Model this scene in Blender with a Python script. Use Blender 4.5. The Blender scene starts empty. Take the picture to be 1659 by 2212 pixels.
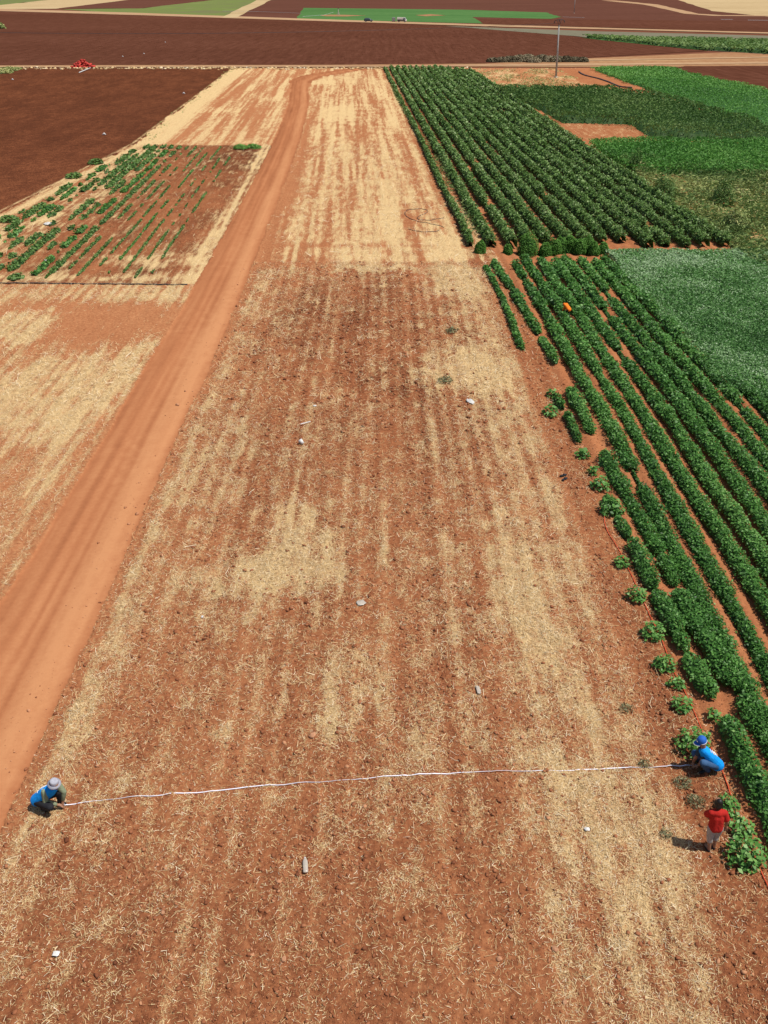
import bpy, math, random
import numpy as np
from mathutils import Vector
rng = np.random.default_rng(7)
random.seed(7)
S = bpy.context.scene
C = S.collection

# ------------------------------------------------------------------ camera, sky, sun
CX, CY, F, H = 829.5, 1106.0, 1900.0, 15.0
TH = math.atan(1136.0/1900.0)                    # pitch below the horizon
cam = bpy.data.cameras.new('camera'); co = bpy.data.objects.new('camera', cam); C.objects.link(co)
cam.sensor_fit = 'HORIZONTAL'; cam.sensor_width = 36.0; cam.lens = 36.0*F/1659.0
cam.clip_start = 0.5; cam.clip_end = 20000
co.location = (0, 0, H); co.rotation_euler = (math.pi/2-TH, 0, 0)
S.camera = co
SUN_EL, SUN_AZ = math.radians(65), math.radians(-14)   # azimuth of the sun measured from +x
W = bpy.data.worlds.new('World'); S.world = W; W.use_nodes = True
wn = W.node_tree; bg = wn.nodes['Background']
sky = wn.nodes.new('ShaderNodeTexSky'); sky.sky_type = 'NISHITA'; sky.sun_disc = False
sky.sun_elevation = SUN_EL; sky.sun_rotation = math.pi/2-SUN_AZ
wn.links.new(sky.outputs[0], bg.inputs[0]); bg.inputs[1].default_value = 0.085
sl = bpy.data.lights.new('sun', 'SUN'); sl.energy = 4.6; sl.angle = math.radians(0.53); sl.color = (1.0, .955, .88)
so = bpy.data.objects.new('sun', sl); C.objects.link(so)
sd = Vector((math.cos(SUN_EL)*math.cos(SUN_AZ), math.cos(SUN_EL)*math.sin(SUN_AZ), math.sin(SUN_EL)))
so.rotation_euler = (-sd).to_track_quat('-Z', 'Y').to_euler(); so.location = (30, -10, 60)
S.view_settings.view_transform = 'Standard'; S.view_settings.look = 'None'
S.view_settings.exposure = 0.0; S.view_settings.gamma = 1.0
S.cycles.max_bounces = 5; S.cycles.diffuse_bounces = 2

# ------------------------------------------------------------------ helpers
def at(u, v, h=0.0):
    """the point at height h seen at (u, v) of the 1659x2212 survey view"""
    a = (u-CX)/F; b = (v-CY)/F
    dy = math.cos(TH)-b*math.sin(TH); dz = -math.sin(TH)-b*math.cos(TH)
    t = (H-h)/-dz
    return (a*t, dy*t, h)

def tag(o, label=None, cat=None, group=None, kind=None):
    if label: o['label'] = label
    if cat: o['category'] = cat
    if group: o['group'] = group
    if kind: o['kind'] = kind
    return o

def empty(name, loc, rz=0.0):
    o = bpy.data.objects.new(name, None); C.objects.link(o)
    o.location = loc; o.rotation_euler = (0, 0, rz); o.empty_display_size = .1
    return o

def mesh_np(name, V, Fc, mat, parent=None, attrs=None, smooth=False):
    """V (n,3) verts, Fc (m,k) faces of one size, or a list of such arrays"""
    V = np.ascontiguousarray(V, dtype=np.float32)
    Fl = Fc if isinstance(Fc, list) else [Fc]
    me = bpy.data.meshes.new(name)
    me.vertices.add(len(V)); me.vertices.foreach_set('co', V.ravel())
    loops = np.concatenate([f.ravel() for f in Fl]).astype(np.int32)
    tot = np.concatenate([np.full(len(f), f.shape[1]) for f in Fl]).astype(np.int32)
    st = np.concatenate([[0], np.cumsum(tot)[:-1]]).astype(np.int32)
    me.loops.add(len(loops)); me.loops.foreach_set('vertex_index', loops)
    me.polygons.add(len(tot)); me.polygons.foreach_set('loop_start', st); me.polygons.foreach_set('loop_total', tot)
    if smooth: me.polygons.foreach_set('use_smooth', np.ones(len(tot), dtype=bool))
    for k, a in (attrs or {}).items():
        at_ = me.attributes.new(k, 'FLOAT', 'POINT'); at_.data.foreach_set('value', np.ascontiguousarray(a, dtype=np.float32))
    me.update(calc_edges=True); me.validate()
    if mat: me.materials.append(mat)
    o = bpy.data.objects.new(name, me); C.objects.link(o)
    if parent: o.parent = parent
    return o

class MB:
    """collects shapes, then links them as ONE mesh object"""
    def __init__(s): s.v = []; s.f = []
    def add(s, vs, fs):
        n = len(s.v); s.v += [tuple(p) for p in vs]; s.f += [tuple(i+n for i in f) for f in fs]; return s
    def box(s, c, d, rz=0, ry=0, taper=1.0):
        x, y, z = (q/2 for q in d); P = []
        for k in (-1, 1):
            t = taper if k > 0 else 1.0
            for (i, j) in ((-1, -1), (1, -1), (1, 1), (-1, 1)):
                p = Vector((i*x*t, j*y*t, k*z))
                p = Vector((p.x*math.cos(ry)+p.z*math.sin(ry), p.y, -p.x*math.sin(ry)+p.z*math.cos(ry)))
                P.append((c[0]+p.x*math.cos(rz)-p.y*math.sin(rz), c[1]+p.x*math.sin(rz)+p.y*math.cos(rz), c[2]+p.z))
        return s.add(P, [(3, 2, 1, 0), (4, 5, 6, 7), (0, 1, 5, 4), (1, 2, 6, 5), (2, 3, 7, 6), (3, 0, 4, 7)])
    def tube(s, pts, r, n=8, cap=True):
        pts = [Vector(p) for p in pts]; R = r if isinstance(r, (list, tuple)) else [r]*len(pts)
        P = []; F_ = []
        for i, p in enumerate(pts):
            d = (pts[min(i+1, len(pts)-1)]-pts[max(i-1, 0)]).normalized()
            a = d.cross(Vector((0, 0, 1)))
            if a.length < 1e-3: a = d.cross(Vector((1, 0, 0)))
            a.normalize(); b = d.cross(a)
            for k in range(n):
                t = 2*math.pi*k/n; P.append(p+(a*math.cos(t)+b*math.sin(t))*R[i])
        for i in range(len(pts)-1):
            for k in range(n): F_.append((i*n+k, i*n+(k+1) % n, (i+1)*n+(k+1) % n, (i+1)*n+k))
        if cap: F_.append(tuple(range(n))[::-1]); F_.append(tuple((len(pts)-1)*n+k for k in range(n)))
        return s.add(P, F_)
    def lathe(s, prof, c=(0, 0, 0), n=20, M=None):
        P = []; F_ = []
        for (r, z) in prof:
            for k in range(n):
                t = 2*math.pi*k/n; p = Vector((r*math.cos(t), r*math.sin(t), z))
                if M: p = M @ p
                P.append((c[0]+p.x, c[1]+p.y, c[2]+p.z))
        for i in range(len(prof)-1):
            for k in range(n): F_.append((i*n+k, i*n+(k+1) % n, (i+1)*n+(k+1) % n, (i+1)*n+k))
        return s.add(P, F_)
    def build(s, name, mat, parent=None, smooth=False, bevel=0):
        me = bpy.data.meshes.new(name); me.from_pydata(s.v, [], s.f); me.update()
        me.materials.append(mat)
        if smooth: me.polygons.foreach_set('use_smooth', [True]*len(me.polygons))
        o = bpy.data.objects.new(name, me); C.objects.link(o)
        if parent: o.parent = parent
        if bevel:
            b = o.modifiers.new('bevel', 'BEVEL'); b.width = bevel; b.segments = 2; b.limit_method = 'ANGLE'
        return o

def hsh(ix, iy, seed):
    n = (ix.astype(np.int64)*374761393+iy.astype(np.int64)*668265263+seed*1274126177) & 0xffffffff
    n = ((n ^ (n >> 13))*1103515245) & 0xffffffff
    n = ((n ^ (n >> 16))*69069+12345) & 0xffffffff
    return ((n ^ (n >> 15)) & 0xffff)/65535.0
def vn(x, y, seed=0):
    x = np.asarray(x, dtype=np.float64); y = np.asarray(y, dtype=np.float64)
    ix = np.floor(x); iy = np.floor(y); fx = x-ix; fy = y-iy
    fx = fx*fx*(3-2*fx); fy = fy*fy*(3-2*fy)
    a = hsh(ix, iy, seed); b = hsh(ix+1, iy, seed); c = hsh(ix, iy+1, seed); d = hsh(ix+1, iy+1, seed)
    return (a*(1-fx)+b*fx)*(1-fy)+(c*(1-fx)+d*fx)*fy
def fbm(x, y, seed=0, o=4):
    t = 0; s = 0; w = 1.0
    for k in range(o):
        t = t+w*vn(x*2**k, y*2**k, seed+k*17); s += w; w *= .55
    return t/s
def sm(e0, e1, x):
    t = np.clip((x-e0)/(e1-e0), 0, 1); return t*t*(3-2*t)

# ------------------------------------------------------------------ materials
def nt(name):
    m = bpy.data.materials.new(name); m.use_nodes = True; return m, m.node_tree, m.node_tree.nodes['Principled BSDF']
def N(t, ty, **kw):
    n = t.nodes.new('ShaderNode'+ty)
    for k, v in kw.items(): setattr(n, k, v)
    return n
def math_(t, op, a, b=None, c=None, clamp=False):
    n = N(t, 'Math', operation=op, use_clamp=clamp)
    for i, q in enumerate((a, b, c)):
        if q is None: continue
        if isinstance(q, (int, float)): n.inputs[i].default_value = q
        else: t.links.new(q, n.inputs[i])
    return n.outputs[0]
def ramp(t, fac, stops):
    r = N(t, 'ValToRGB'); e = r.color_ramp.elements
    while len(e) < len(stops): e.new(0.5)
    for i, (p, c) in enumerate(stops): e[i].position = p; e[i].color = (*c, 1)
    t.links.new(fac, r.inputs[0]); return r.outputs[0]
def noise(t, vec, scale, detail=4, rough=.6, dist=0.0):
    n = N(t, 'TexNoise'); t.links.new(vec, n.inputs['Vector'])
    n.inputs['Scale'].default_value = scale; n.inputs['Detail'].default_value = detail
    n.inputs['Roughness'].default_value = rough; n.inputs['Distortion'].default_value = dist
    return n.outputs['Fac']
def objco(t, sx=1, sy=1, sz=1):
    tc = N(t, 'TexCoord'); mp = N(t, 'Mapping'); t.links.new(tc.outputs['Object'], mp.inputs[0])
    mp.inputs['Scale'].default_value = (sx, sy, sz); return mp.outputs[0]
def attr(t, name):
    n = N(t, 'Attribute'); n.attribute_name = name; return n.outputs['Fac']
def mix(t, fac, a, b):
    n = N(t, 'Mix', data_type='RGBA'); t.links.new(fac, n.inputs[0])
    for q, s in ((a, n.inputs[6]), (b, n.inputs[7])):
        if isinstance(q, tuple): s.default_value = (*q, 1)
        else: t.links.new(q, s)
    return n.outputs[2]

STRAW = [(0.0, (.40, .245, .108)), (.45, (.67, .468, .228)), (1.0, (.88, .70, .42))]
SOIL = [(0.0, (.51, .232, .105)), (.3, (.39, .152, .066)), (.55, (.275, .098, .043)), (.8, (.132, .044, .021)), (1.0, (.072, .026, .014))]
def field_material():
    m, t, b = nt('field_earth'); v = objco(t)
    tone, straw, rough, grn = attr(t, 'tone'), attr(t, 'straw'), attr(t, 'rough'), attr(t, 'green')
    n1 = noise(t, v, 7, 7, .72); n2 = noise(t, v, 1.1, 4, .6); n3 = noise(t, v, 34, 4, .75, 1.0)
    d = math_(t, 'ADD', math_(t, 'MULTIPLY', math_(t, 'SUBTRACT', n1, .5), 1.5), math_(t, 'MULTIPLY', math_(t, 'SUBTRACT', n2, .5), .35))  # contrast stands for damp clods and paints the shade of pits into the soil
    tn = math_(t, 'ADD', tone, math_(t, 'MULTIPLY', d, rough), clamp=True)
    soil = ramp(t, tn, SOIL)
    n4 = noise(t, v, 17, 6, .82, 1.4)
    n5 = noise(t, objco(t, 3.4, .42, 1), 1.0, 5, .7)
    thr = math_(t, 'SUBTRACT', math_(t, 'MULTIPLY_ADD', straw, -.44, .715), math_(t, 'MULTIPLY', math_(t, 'SUBTRACT', n5, .5), .62))
    mk = math_(t, 'MULTIPLY', math_(t, 'SUBTRACT', n4, thr), 7.0, clamp=True)
    sc = ramp(t, math_(t, 'ADD', math_(t, 'MULTIPLY_ADD', n3, 1.8, -.65), math_(t, 'ADD', math_(t, 'MULTIPLY_ADD', n1, .9, -.3), 0.0), clamp=True), STRAW)
    col = mix(t, mk, soil, sc)
    gm = math_(t, 'MULTIPLY', math_(t, 'SUBTRACT', noise(t, v, 2.2, 6, .75), math_(t, 'MULTIPLY_ADD', grn, -.55, .8)), 6.0, clamp=True)
    gc = ramp(t, n1, [(.3, (.06, .10, .025)), (.7, (.24, .25, .09))])
    col = mix(t, gm, col, gc)
    t.links.new(col, b.inputs['Base Color']); b.inputs['Roughness'].default_value = .92
    b.inputs['Specular IOR Level'].default_value = .0
    bp = N(t, 'Bump'); bp.inputs['Distance'].default_value = .07
    t.links.new(math_(t, 'MULTIPLY', rough, .95), bp.inputs['Strength'])
    t.links.new(math_(t, 'ADD', n1, math_(t, 'MULTIPLY', n3, .3)), bp.inputs['Height']); t.links.new(bp.outputs[0], b.inputs['Normal'])
    return m
def tinted(name, stops, rough=.8, spec=.2, trans=0.0):
    m, t, b = nt(name); c = ramp(t, attr(t, 'tint'), stops)
    t.links.new(c, b.inputs['Base Color']); b.inputs['Roughness'].default_value = rough
    b.inputs['Specular IOR Level'].default_value = spec
    if trans:
        tr = N(t, 'BsdfTranslucent'); t.links.new(c, tr.inputs[0]); mx = N(t, 'MixShader'); mx.inputs[0].default_value = trans
        out = t.nodes['Material Output']
        t.links.new(b.outputs[0], mx.inputs[1]); t.links.new(tr.outputs[0], mx.inputs[2]); t.links.new(mx.outputs[0], out.inputs[0])
    return m
def plain(name, col, rough=.6, spec=.4, metal=0.0, var=.25, scale=8.0):
    m, t, b = nt(name); n = noise(t, objco(t), scale, 4, .6)
    lo = tuple(c*(1-var) for c in col); hi = tuple(min(1, c*(1+var)) for c in col)
    t.links.new(ramp(t, n, [(.3, lo), (.7, hi)]), b.inputs['Base Color'])
    b.inputs['Roughness'].default_value = rough; b.inputs['Specular IOR Level'].default_value = spec; b.inputs['Metallic'].default_value = metal
    return m
def cloth(name, col, var=.12, scale=5.0):
    m = plain(name, col, .85, .15, var=var, scale=scale); t = m.node_tree; b = t.nodes['Principled BSDF']
    n = noise(t, objco(t, 9, 9, 4), 1.0, 4, .55, 1.5); bp = N(t, 'Bump'); bp.inputs['Distance'].default_value = .03; bp.inputs['Strength'].default_value = .8
    t.links.new(n, bp.inputs['Height']); t.links.new(bp.outputs[0], b.inputs['Normal']); return m
def far_mat(name, stops, sx, sy, scale, detail=6, rough=.7, bump=0.0):
    """far field: two noises, one stretched along the tillage"""
    m, t, b = nt(name); n1 = noise(t, objco(t, sx, sy), 1.0, detail, rough); n2 = noise(t, objco(t), scale, 5, .65); n3 = noise(t, objco(t, .006, .012), 1.0, 3, .5)
    f = math_(t, 'ADD', math_(t, 'ADD', math_(t, 'MULTIPLY', n1, .42), math_(t, 'MULTIPLY', n2, .36)), math_(t, 'MULTIPLY', n3, .22))
    t.links.new(ramp(t, f, stops), b.inputs['Base Color']); b.inputs['Roughness'].default_value = 1.0; b.inputs['Specular IOR Level'].default_value = .0
    if bump:
        bp = N(t, 'Bump'); bp.inputs['Distance'].default_value = bump; bp.inputs['Strength'].default_value = .7
        t.links.new(n2, bp.inputs['Height']); t.links.new(bp.outputs[0], b.inputs['Normal'])
    return m

M = {}
M['field'] = field_material()
M['straw'] = tinted('straw', [(0, (.32, .175, .072)), (.4, (.62, .415, .185)), (.8, (.82, .615, .33)), (1, (.90, .78, .56))], .65, .3)
M['clod'] = tinted('clod', [(0, (.15, .052, .025)), (.5, (.275, .10, .046)), (.9, (.38, .155, .075)), (1, (.50, .24, .125))], .95, .1)
LEAF = lambda k=1.0, y=0.0: [(0, (.018*k, .050*k, .010*k)), (.35, (.044*k, .125*k, .022*k)), (.75, (.085*k, .205*k, .038*k)), (1, (.17*k, .29*k, .085*k))]
M['leaf'] = tinted('bean_leaf', LEAF(1.5), .48, .28, .22)
M['leaf_canopy'] = tinted('canopy_leaf', [(0, (.026, .075, .016)), (.4, (.072, .195, .042)), (.8, (.16, .325, .095)), (1, (.34, .47, .26))], .48, .22, .22)  # palest stops put the canopy's sheen into the leaf colour
M['leaf_bush'] = tinted('bush_leaf', [(0, (.026, .062, .014)), (.4, (.088, .182, .038)), (.8, (.185, .31, .078)), (1, (.33, .42, .18))], .5, .22, .22)
M['leaf_tall'] = tinted('tall_leaf', [(0, (.032, .075, .016)), (.5, (.092, .185, .040)), (1, (.22, .31, .09))], .55, .2, .22)
M['leaf_bright'] = tinted('bright_leaf', [(0, (.036, .108, .016)), (.5, (.095, .265, .042)), (1, (.20, .39, .085))], .55, .2, .25)
M['leaf_kochia'] = tinted('kochia_leaf', [(0, (.028, .085, .012)), (.5, (.085, .23, .03)), (1, (.16, .32, .06))], .6, .2, .2)
M['leaf_weed'] = tinted('weed_leaf', [(0, (.09, .15, .04)), (.5, (.24, .32, .10)), (.8, (.42, .44, .16)), (1, (.60, .52, .25))], .7, .2, .1)
M['leaf_grey'] = tinted('grey_weed', [(0, (.09, .095, .045)), (.5, (.20, .21, .105)), (1, (.42, .38, .22))], .8, .2, .1)
M['white_plastic'] = plain('white_plastic', (.60, .58, .55), .45, .4, var=.18, scale=14)
M['clear_plastic'] = plain('clear_plastic', (.47, .41, .34), .25, .6, var=.12, scale=30)
M['tape'] = plain('tape', (.80, .78, .86), .45, .4, var=.05)
M['hose'] = plain('hose', (.62, .085, .03), .5, .4, var=.12)
M['pipe'] = plain('pipe', (.035, .032, .032), .5, .4)
M['metal'] = plain('metal', (.33, .33, .33), .5, .5, .4)
M['concrete'] = plain('concrete', (.34, .33, .31), .9, .2, scale=3)
M['iron'] = plain('iron', (.05, .05, .055), .6, .4)
M['sack'] = plain('sack', (.50, .05, .035), .75, .3, var=.35, scale=3)
M['brush'] = tinted('dry_brush', [(0, (.09, .075, .045)), (.5, (.24, .20, .125)), (1, (.42, .34, .22))], .9, .1)
M['skin'] = plain('skin', (.34, .17, .10), .55, .4, var=.08)
M['hair'] = plain('hair', (.012, .010, .009), .5, .4)
M['vest'] = cloth('vest', (.008, .30, .84))
M['sleeve_green'] = cloth('sleeve_green', (.23, .27, .17))
M['sleeve_dark'] = cloth('sleeve_dark', (.035, .06, .09))
M['trouser_dark'] = cloth('trouser_dark', (.022, .022, .026))
M['denim'] = cloth('denim', (.05, .11, .22))
M['red_shirt'] = cloth('red_shirt', (.44, .022, .016))
M['grey_cloth'] = cloth('grey_cloth', (.40, .36, .33))
M['hat'] = plain('hat', (.38, .38, .43), .85, .2, var=.1, scale=30)
M['hat_band'] = plain('hat_band', (.12, .12, .18), .85, .2)
M['cap'] = plain('cap', (.02, .12, .48), .7, .3, var=.1)
M['white'] = plain('white', (.68, .66, .63), .7, .3, var=.14, scale=20)
M['orange'] = cloth('orange', (.85, .20, .02))
M['black'] = plain('black', (.014, .014, .015), .6, .4)
M['car_black'] = plain('car_black', (.012, .014, .018), .2, .6, var=.1)
M['glass'] = plain('glass', (.10, .14, .16), .1, .8, var=.1)
M['van_white'] = plain('van_white', (.78, .74, .66), .4, .5, var=.06)
M['rubber'] = plain('rubber', (.02, .02, .02), .8, .2)
M['stone'] = plain('stone', (.44, .22, .12), .9, .2, scale=12)

# ------------------------------------------------------------------ the lie of the fields
def sh(Y): return -0.0385*np.maximum(0, np.asarray(Y, dtype=float)-52)      # the strips lean left in the distance
ROAD = np.array([(-9.35, -30), (-9.35, 20), (-9.45, 36), (-9.55, 50), (-10.1, 76), (-11.0, 108), (-12.6, 142), (-14.6, 168), (-15.4, 180), (-14.0, 190), (-10.6, 198), (-6.2, 206), (-4.0, 214)])
def seg_dist(P0, X, Y):
    best = np.full(np.shape(X), 1e9); side = np.zeros(np.shape(X))
    for (x0, y0), (x1, y1) in zip(P0[:-1], P0[1:]):
        dx, dy = x1-x0, y1-y0; L2 = dx*dx+dy*dy
        t = np.clip(((X-x0)*dx+(Y-y0)*dy)/L2, 0, 1); ex = X-x0-t*dx; ey = Y-y0-t*dy
        d = np.hypot(ex, ey); s = np.where(dy*ex-dx*ey > 0, 1.0, -1.0)
        k = d < best; best = np.where(k, d, best); side = np.where(k, s, side)
    return best*side
def lbound(Y): return np.interp(Y, [0, 40, 70, 104.8, 206, 230], [-46, -35.5, -29.6, -27.7, -32, -33])   # edge of the left ploughed field
def in_poly(X, Y, poly):
    r = np.zeros(np.shape(X), dtype=bool); n = len(poly); j = n-1
    for i in range(n):
        xi, yi = poly[i][:2]; xj, yj = poly[j][:2]
        c = ((yi > Y) != (yj > Y)) & (X < (xj-xi)*(Y-yi)/((yj-yi)+1e-12)+xi); r ^= c; j = i
    return r
def pxpoly(pts): return [at(u, v)[:2] for u, v in pts]
PLOT_BARE = pxpoly([(1160, 233), (1266, 303), (1402, 298), (1352, 266), (1206, 263)])
def ell(X, Y, u, v, rx, ry):
    x, y, _ = at(u, v); return ((X-x)/rx)**2+((Y-y)/ry)**2
def bump_(X, Y, u, v, rx, ry, e=.95):
    q = ell(X, Y, u, v, rx, ry)+ (fbm(X*1.5, Y*.6, 31)-.5)*2.6
    return 1-sm(1-e, 1+e, q)

def zones(X, Y):
    """zone code per point: 0 stubble, 1 road, 2 left stubble, 3 vegetable plot, 4 ploughed left, 5 crop earth, 6 waste earth"""
    a = X-sh(Y); r = seg_dist(ROAD, X, Y); wob = (fbm(X*.9, Y*.35, 5)-.5)
    z = np.zeros(np.shape(X), dtype=int)
    left = r < 0
    z[left] = 2
    veg = left & (Y > 51.2) & (Y < 103.5+wob) ; z[veg] = 3
    z[left & (X < lbound(Y)+wob*1.2)] = 4
    z[np.abs(r) < 1.45+wob*.3+np.where(Y > 176, .7, 0)] = 1
    z[(a > 7.55) & (Y > 3)] = 5
    z[(a > 23.6) & (Y > 140)] = 6
    return z

def fields(X, Y):
    """straw, tone, rough, green at ground points"""
    X = np.asarray(X, float); Y = np.asarray(Y, float)
    a = X-sh(Y); r = seg_dist(ROAD, X, Y); z = zones(X, Y)
    aw = a+.10*(vn(a*.7, Y*.08, 13)-.5)
    rows = .36*(.5+.5*np.cos(aw*2*math.pi/.62))*(.4+1.2*vn(a*.9, Y*.07, 14))+vn(a*2.4, Y*.05, 11)*.30+vn(a*5.2, Y*.12, 12)*.34           # streaks along the tillage
    f1 = fbm(X*.55, Y*.22, 21); f2 = fbm(X*2.1, Y*1.4, 22)
    # --- stubble strip, near part
    s = .30+(rows-.5)*.46+(f1-.5)*.30+(f2-.5)*.75
    s += .24*sm(2.4, 4.8, a)*(1-sm(5.8, 6.6, a)) - .75*sm(5.85, 6.75, a+.5*(f1-.5)+.35*(f2-.5))*(1-sm(50, 56, Y))-.2*sm(6.3, 7.2, a)
    s += .38*np.exp(-((a+7.35)/.55)**2) + .12*np.exp(-((a+6.2)/1.2)**2)
    s += .46*bump_(X, Y, 640, 1180, 1.4, 3.0)+.24*bump_(X, Y, 520, 1270, 1.2, 2.0)+.4*bump_(X, Y, 1010, 800, 2.2, 2.6)+.45*bump_(X, Y, 980, 585, 1.6, 5)
    s += .3*bump_(X, Y, 740, 1480, .7, 1.6)+.25*bump_(X, Y, 1190, 1750, .7, 1.6)+.3*bump_(X, Y, 1130, 1330, .7, 4.0)+.22*bump_(X, Y, 1480, 1800, .9, 1.6)
    s -= .14*sm(15, 9, Y)*(1-sm(2.0, 4.0, a))
    tn = .40+(f1-.5)*.30-(rows-.5)*.25
    tn += .16*bump_(X, Y, 800, 700, 4.6, 8, .9)+.10*bump_(X, Y, 900, 940, 3.5, 5, .9)+.08*sm(13, 9, Y)
    tn += .04*sm(6.0, 6.7, a)
    rg = np.full_like(s, 1.0)
    # --- stubble strip, far part: combed rows
    fr = sm(53.6, 55.2, Y+(f2-.5)*2)
    rows2 = np.clip(.5+.75*(vn(a*1.6, Y*.03, 41)-.5)+.8*(vn(a*3.4+3, Y*.09, 42)-.5), 0, 1)
    s2 = .58+(rows2-.5)*.70+(f2-.5)*.5+(f1-.5)*.35
    s2 += .20*np.exp(-(a/3.6)**2)-.22*sm(5.0, 6.2, a)-.22*sm(-5.2, -7.2, a)*(1-sm(95, 130, Y))
    s2 += .3*bump_(X, Y, 730, 245, 2.6, 8)+.25*bump_(X, Y, 700, 175, 3, 8)-.35*np.exp(-((Y-55.5)/.7)**2)-.2*np.exp(-((Y-60)/.5)**2)
    s2 += .35*bump_(X, Y, 990, 560, 1.3, 6)
    t2 = .30-(rows2-.5)*.1+.1*(f1-.5)+.18*sm(4.9, 6.0, a)
    s = s*(1-fr)+s2*fr; tn = tn*(1-fr)+t2*fr
    # --- left stubble, near
    k = (z == 2)
    sl_ = .36+(rows-.5)*.75+(f1-.5)*.75+(f2-.5)*.35
    sl_ += .50*bump_(X, Y, 40, 705, 2.1, 2.6, .4)+.45*bump_(X, Y, 120, 850, 3.2, 4.2, .8)+.32*np.exp(-((Y-48.6)/1.8)**2)
    sl_ += .34*np.exp(-((r+2.3)/1.1)**2)*(rows*.9+.35)-.55*bump_(X, Y, 250, 700, 3.0, 3.2, .9)-.3*bump_(X, Y, 110, 660, 2.6, 1.6, .9)
    sl_ += .10*sm(26, 20, Y)
    # --- left stubble, far (beyond the vegetables)
    lf = sm(103, 104.5, Y)
    d_l = X-lbound(Y)
    s3 = .54+(rows2-.5)*.75+(f2-.5)*.3+(f1-.5)*.25+.55*(1-sm(2.8, 5.0, d_l+f2*1.2))+.2*np.exp(-((r+2.6)/.9)**2)
    s3 += .3*bump_(X, Y, 470, 238, 3, 3)+.2*bump_(X, Y, 600, 212, 3, 4)
    sl_ = sl_*(1-lf)+s3*lf
    s = np.where(k, sl_, s); tn = np.where(k, .22+.12*(f1-.5)+.03*lf, tn)
    # --- vegetable plot
    k = z == 3
    sv = .36+(f2-.5)*.55+(f1-.5)*.5+(rows-.5)*.35+.42*(1-sm(-24.5, -20.5, a))*f1*1.3+.6*np.exp(-((r+1.9)/.6)**2)*(rows*.6+.5)+.3*np.exp(-((Y-52.5)/.8)**2)
    sv += .3*bump_(X, Y, 330, 560, 3, 2)
    sv = np.maximum(sv, .95*np.exp(-((X-lbound(Y)-.9)/.8)**2))
    s = np.where(k, sv, s); tn = np.where(k, .58+(f1-.5)*.5+.16*sm(-20, -14, a)*sm(70, 100, Y), tn)
    # --- ploughed
    k = z == 4
    s = np.where(k, -.25+.9*np.exp(-((X-lbound(Y)+.2)/.35)**2)+.2*sm(204, 207, Y), s); tn = np.where(k, .84+(f1-.5)*.22+(f2-.5)*.12-.08*sm(110, 70, Y), tn)
    # --- road
    k = z == 1
    q = r/1.45
    tr = .19-.17*np.exp(-((q-.55)/.33)**2)+.17*np.exp(-((q+.50)/.12)**2)+.13*np.exp(-((q-.10)/.09)**2)+.10*np.exp(-((q+.17)/.07)**2)+.07*np.exp(-((q+.8)/.1)**2)
    tr += (vn(r*3.0, Y*.12, 51)-.5)*.12+(vn(r*9, Y*.25, 53)-.5)*.14+(f1-.5)*.08+.10*sm(40, 100, Y)+.20*sm(.68, 1.03, np.abs(q))*(.3+f2)
    s = np.where(k, -.3+.42*sm(.8, 1.05, np.abs(q))*f2, s); tn = np.where(k, tr+.16*(vn(X*4, Y*3, 57)-.5)*(vn(X*.8, Y*.5, 58)), tn); rg = np.where(k, .22, rg)
    # dust thrown on both verges
    dust = np.exp(-np.maximum(0, np.abs(r)-1.35)/(.30+.85*vn(X*1.3, Y*.7, 59)))
    k = (z == 0) | (z == 2)
    s = np.where(k, s-.45*dust, s); tn = np.where(k, tn*(1-.6*dust)+.12*.6*dust, tn)
    # --- crop earth
    k = z == 5
    s = np.where(k, -.15+(f1-.5)*.5+.35*np.exp(-((a-7.5)/.35)**2)*sm(.4, .7, f1), s)
    tn = np.where(k, .33+(f1-.5)*.25+(vn(a*2.8, Y*.1, 61)-.5)*.15, tn); rg = np.where(k, .6, rg)
    # --- waste ground top right
    k = z == 6
    s = np.where(k, .25+(rows2-.5)*.7+(f1-.5)*.5, s); tn = np.where(k, .25+(f1-.5)*.2, tn)
    g = np.full_like(s, -.3)
    wet = in_poly(X, Y, WEEDS); g = np.where(wet, .80+(f1-.5)*1.1, g); s = np.where(wet, .5+(f2-.5)*.6, s)
    bare = in_poly(X, Y, PLOT_BARE); s = np.where(bare, .42+(f2-.5)*.5, s); tn = np.where(bare, .42, tn); g = np.where(bare, -.3, g)
    path = in_poly(X, Y, PATH); s = np.where(path, -.2, s); tn = np.where(path, .33+(f1-.5)*.2, tn)
    vd = in_poly(X, Y, VERGE); g = np.where(vd, -.1+(f1-.5)*1.1, g); s = np.where(vd, .5+(f1-.5)*1.2, s)
    g = np.where((z == 5) & (Y > 58) & (Y < 207) & (a < 6.9+1.4*vn(Y*.12, Y*0, 9)), .42*vn(Y*.2, a*1., 77), g)
    g = np.where((z == 2) & (d_l < 5) & (Y > 104), -.08+.35*(f1-.5), g)
    return np.clip(s, -.3, 1.0), np.clip(tn, 0, 1), rg, g
WEEDS = pxpoly([(1330, 350), (1490, 364), (1720, 366), (1720, 620), (1600, 560), (1560, 515)])
PATH = pxpoly([(1205, 148), (1285, 150), (1390, 196), (1560, 250), (1720, 296), (1720, 330), (1620, 292), (1500, 236), (1340, 192), (1255, 178)])
VERGE = pxpoly([(1030, 150), (1200, 148), (1260, 178), (1330, 192), (1060, 196)])

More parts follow.
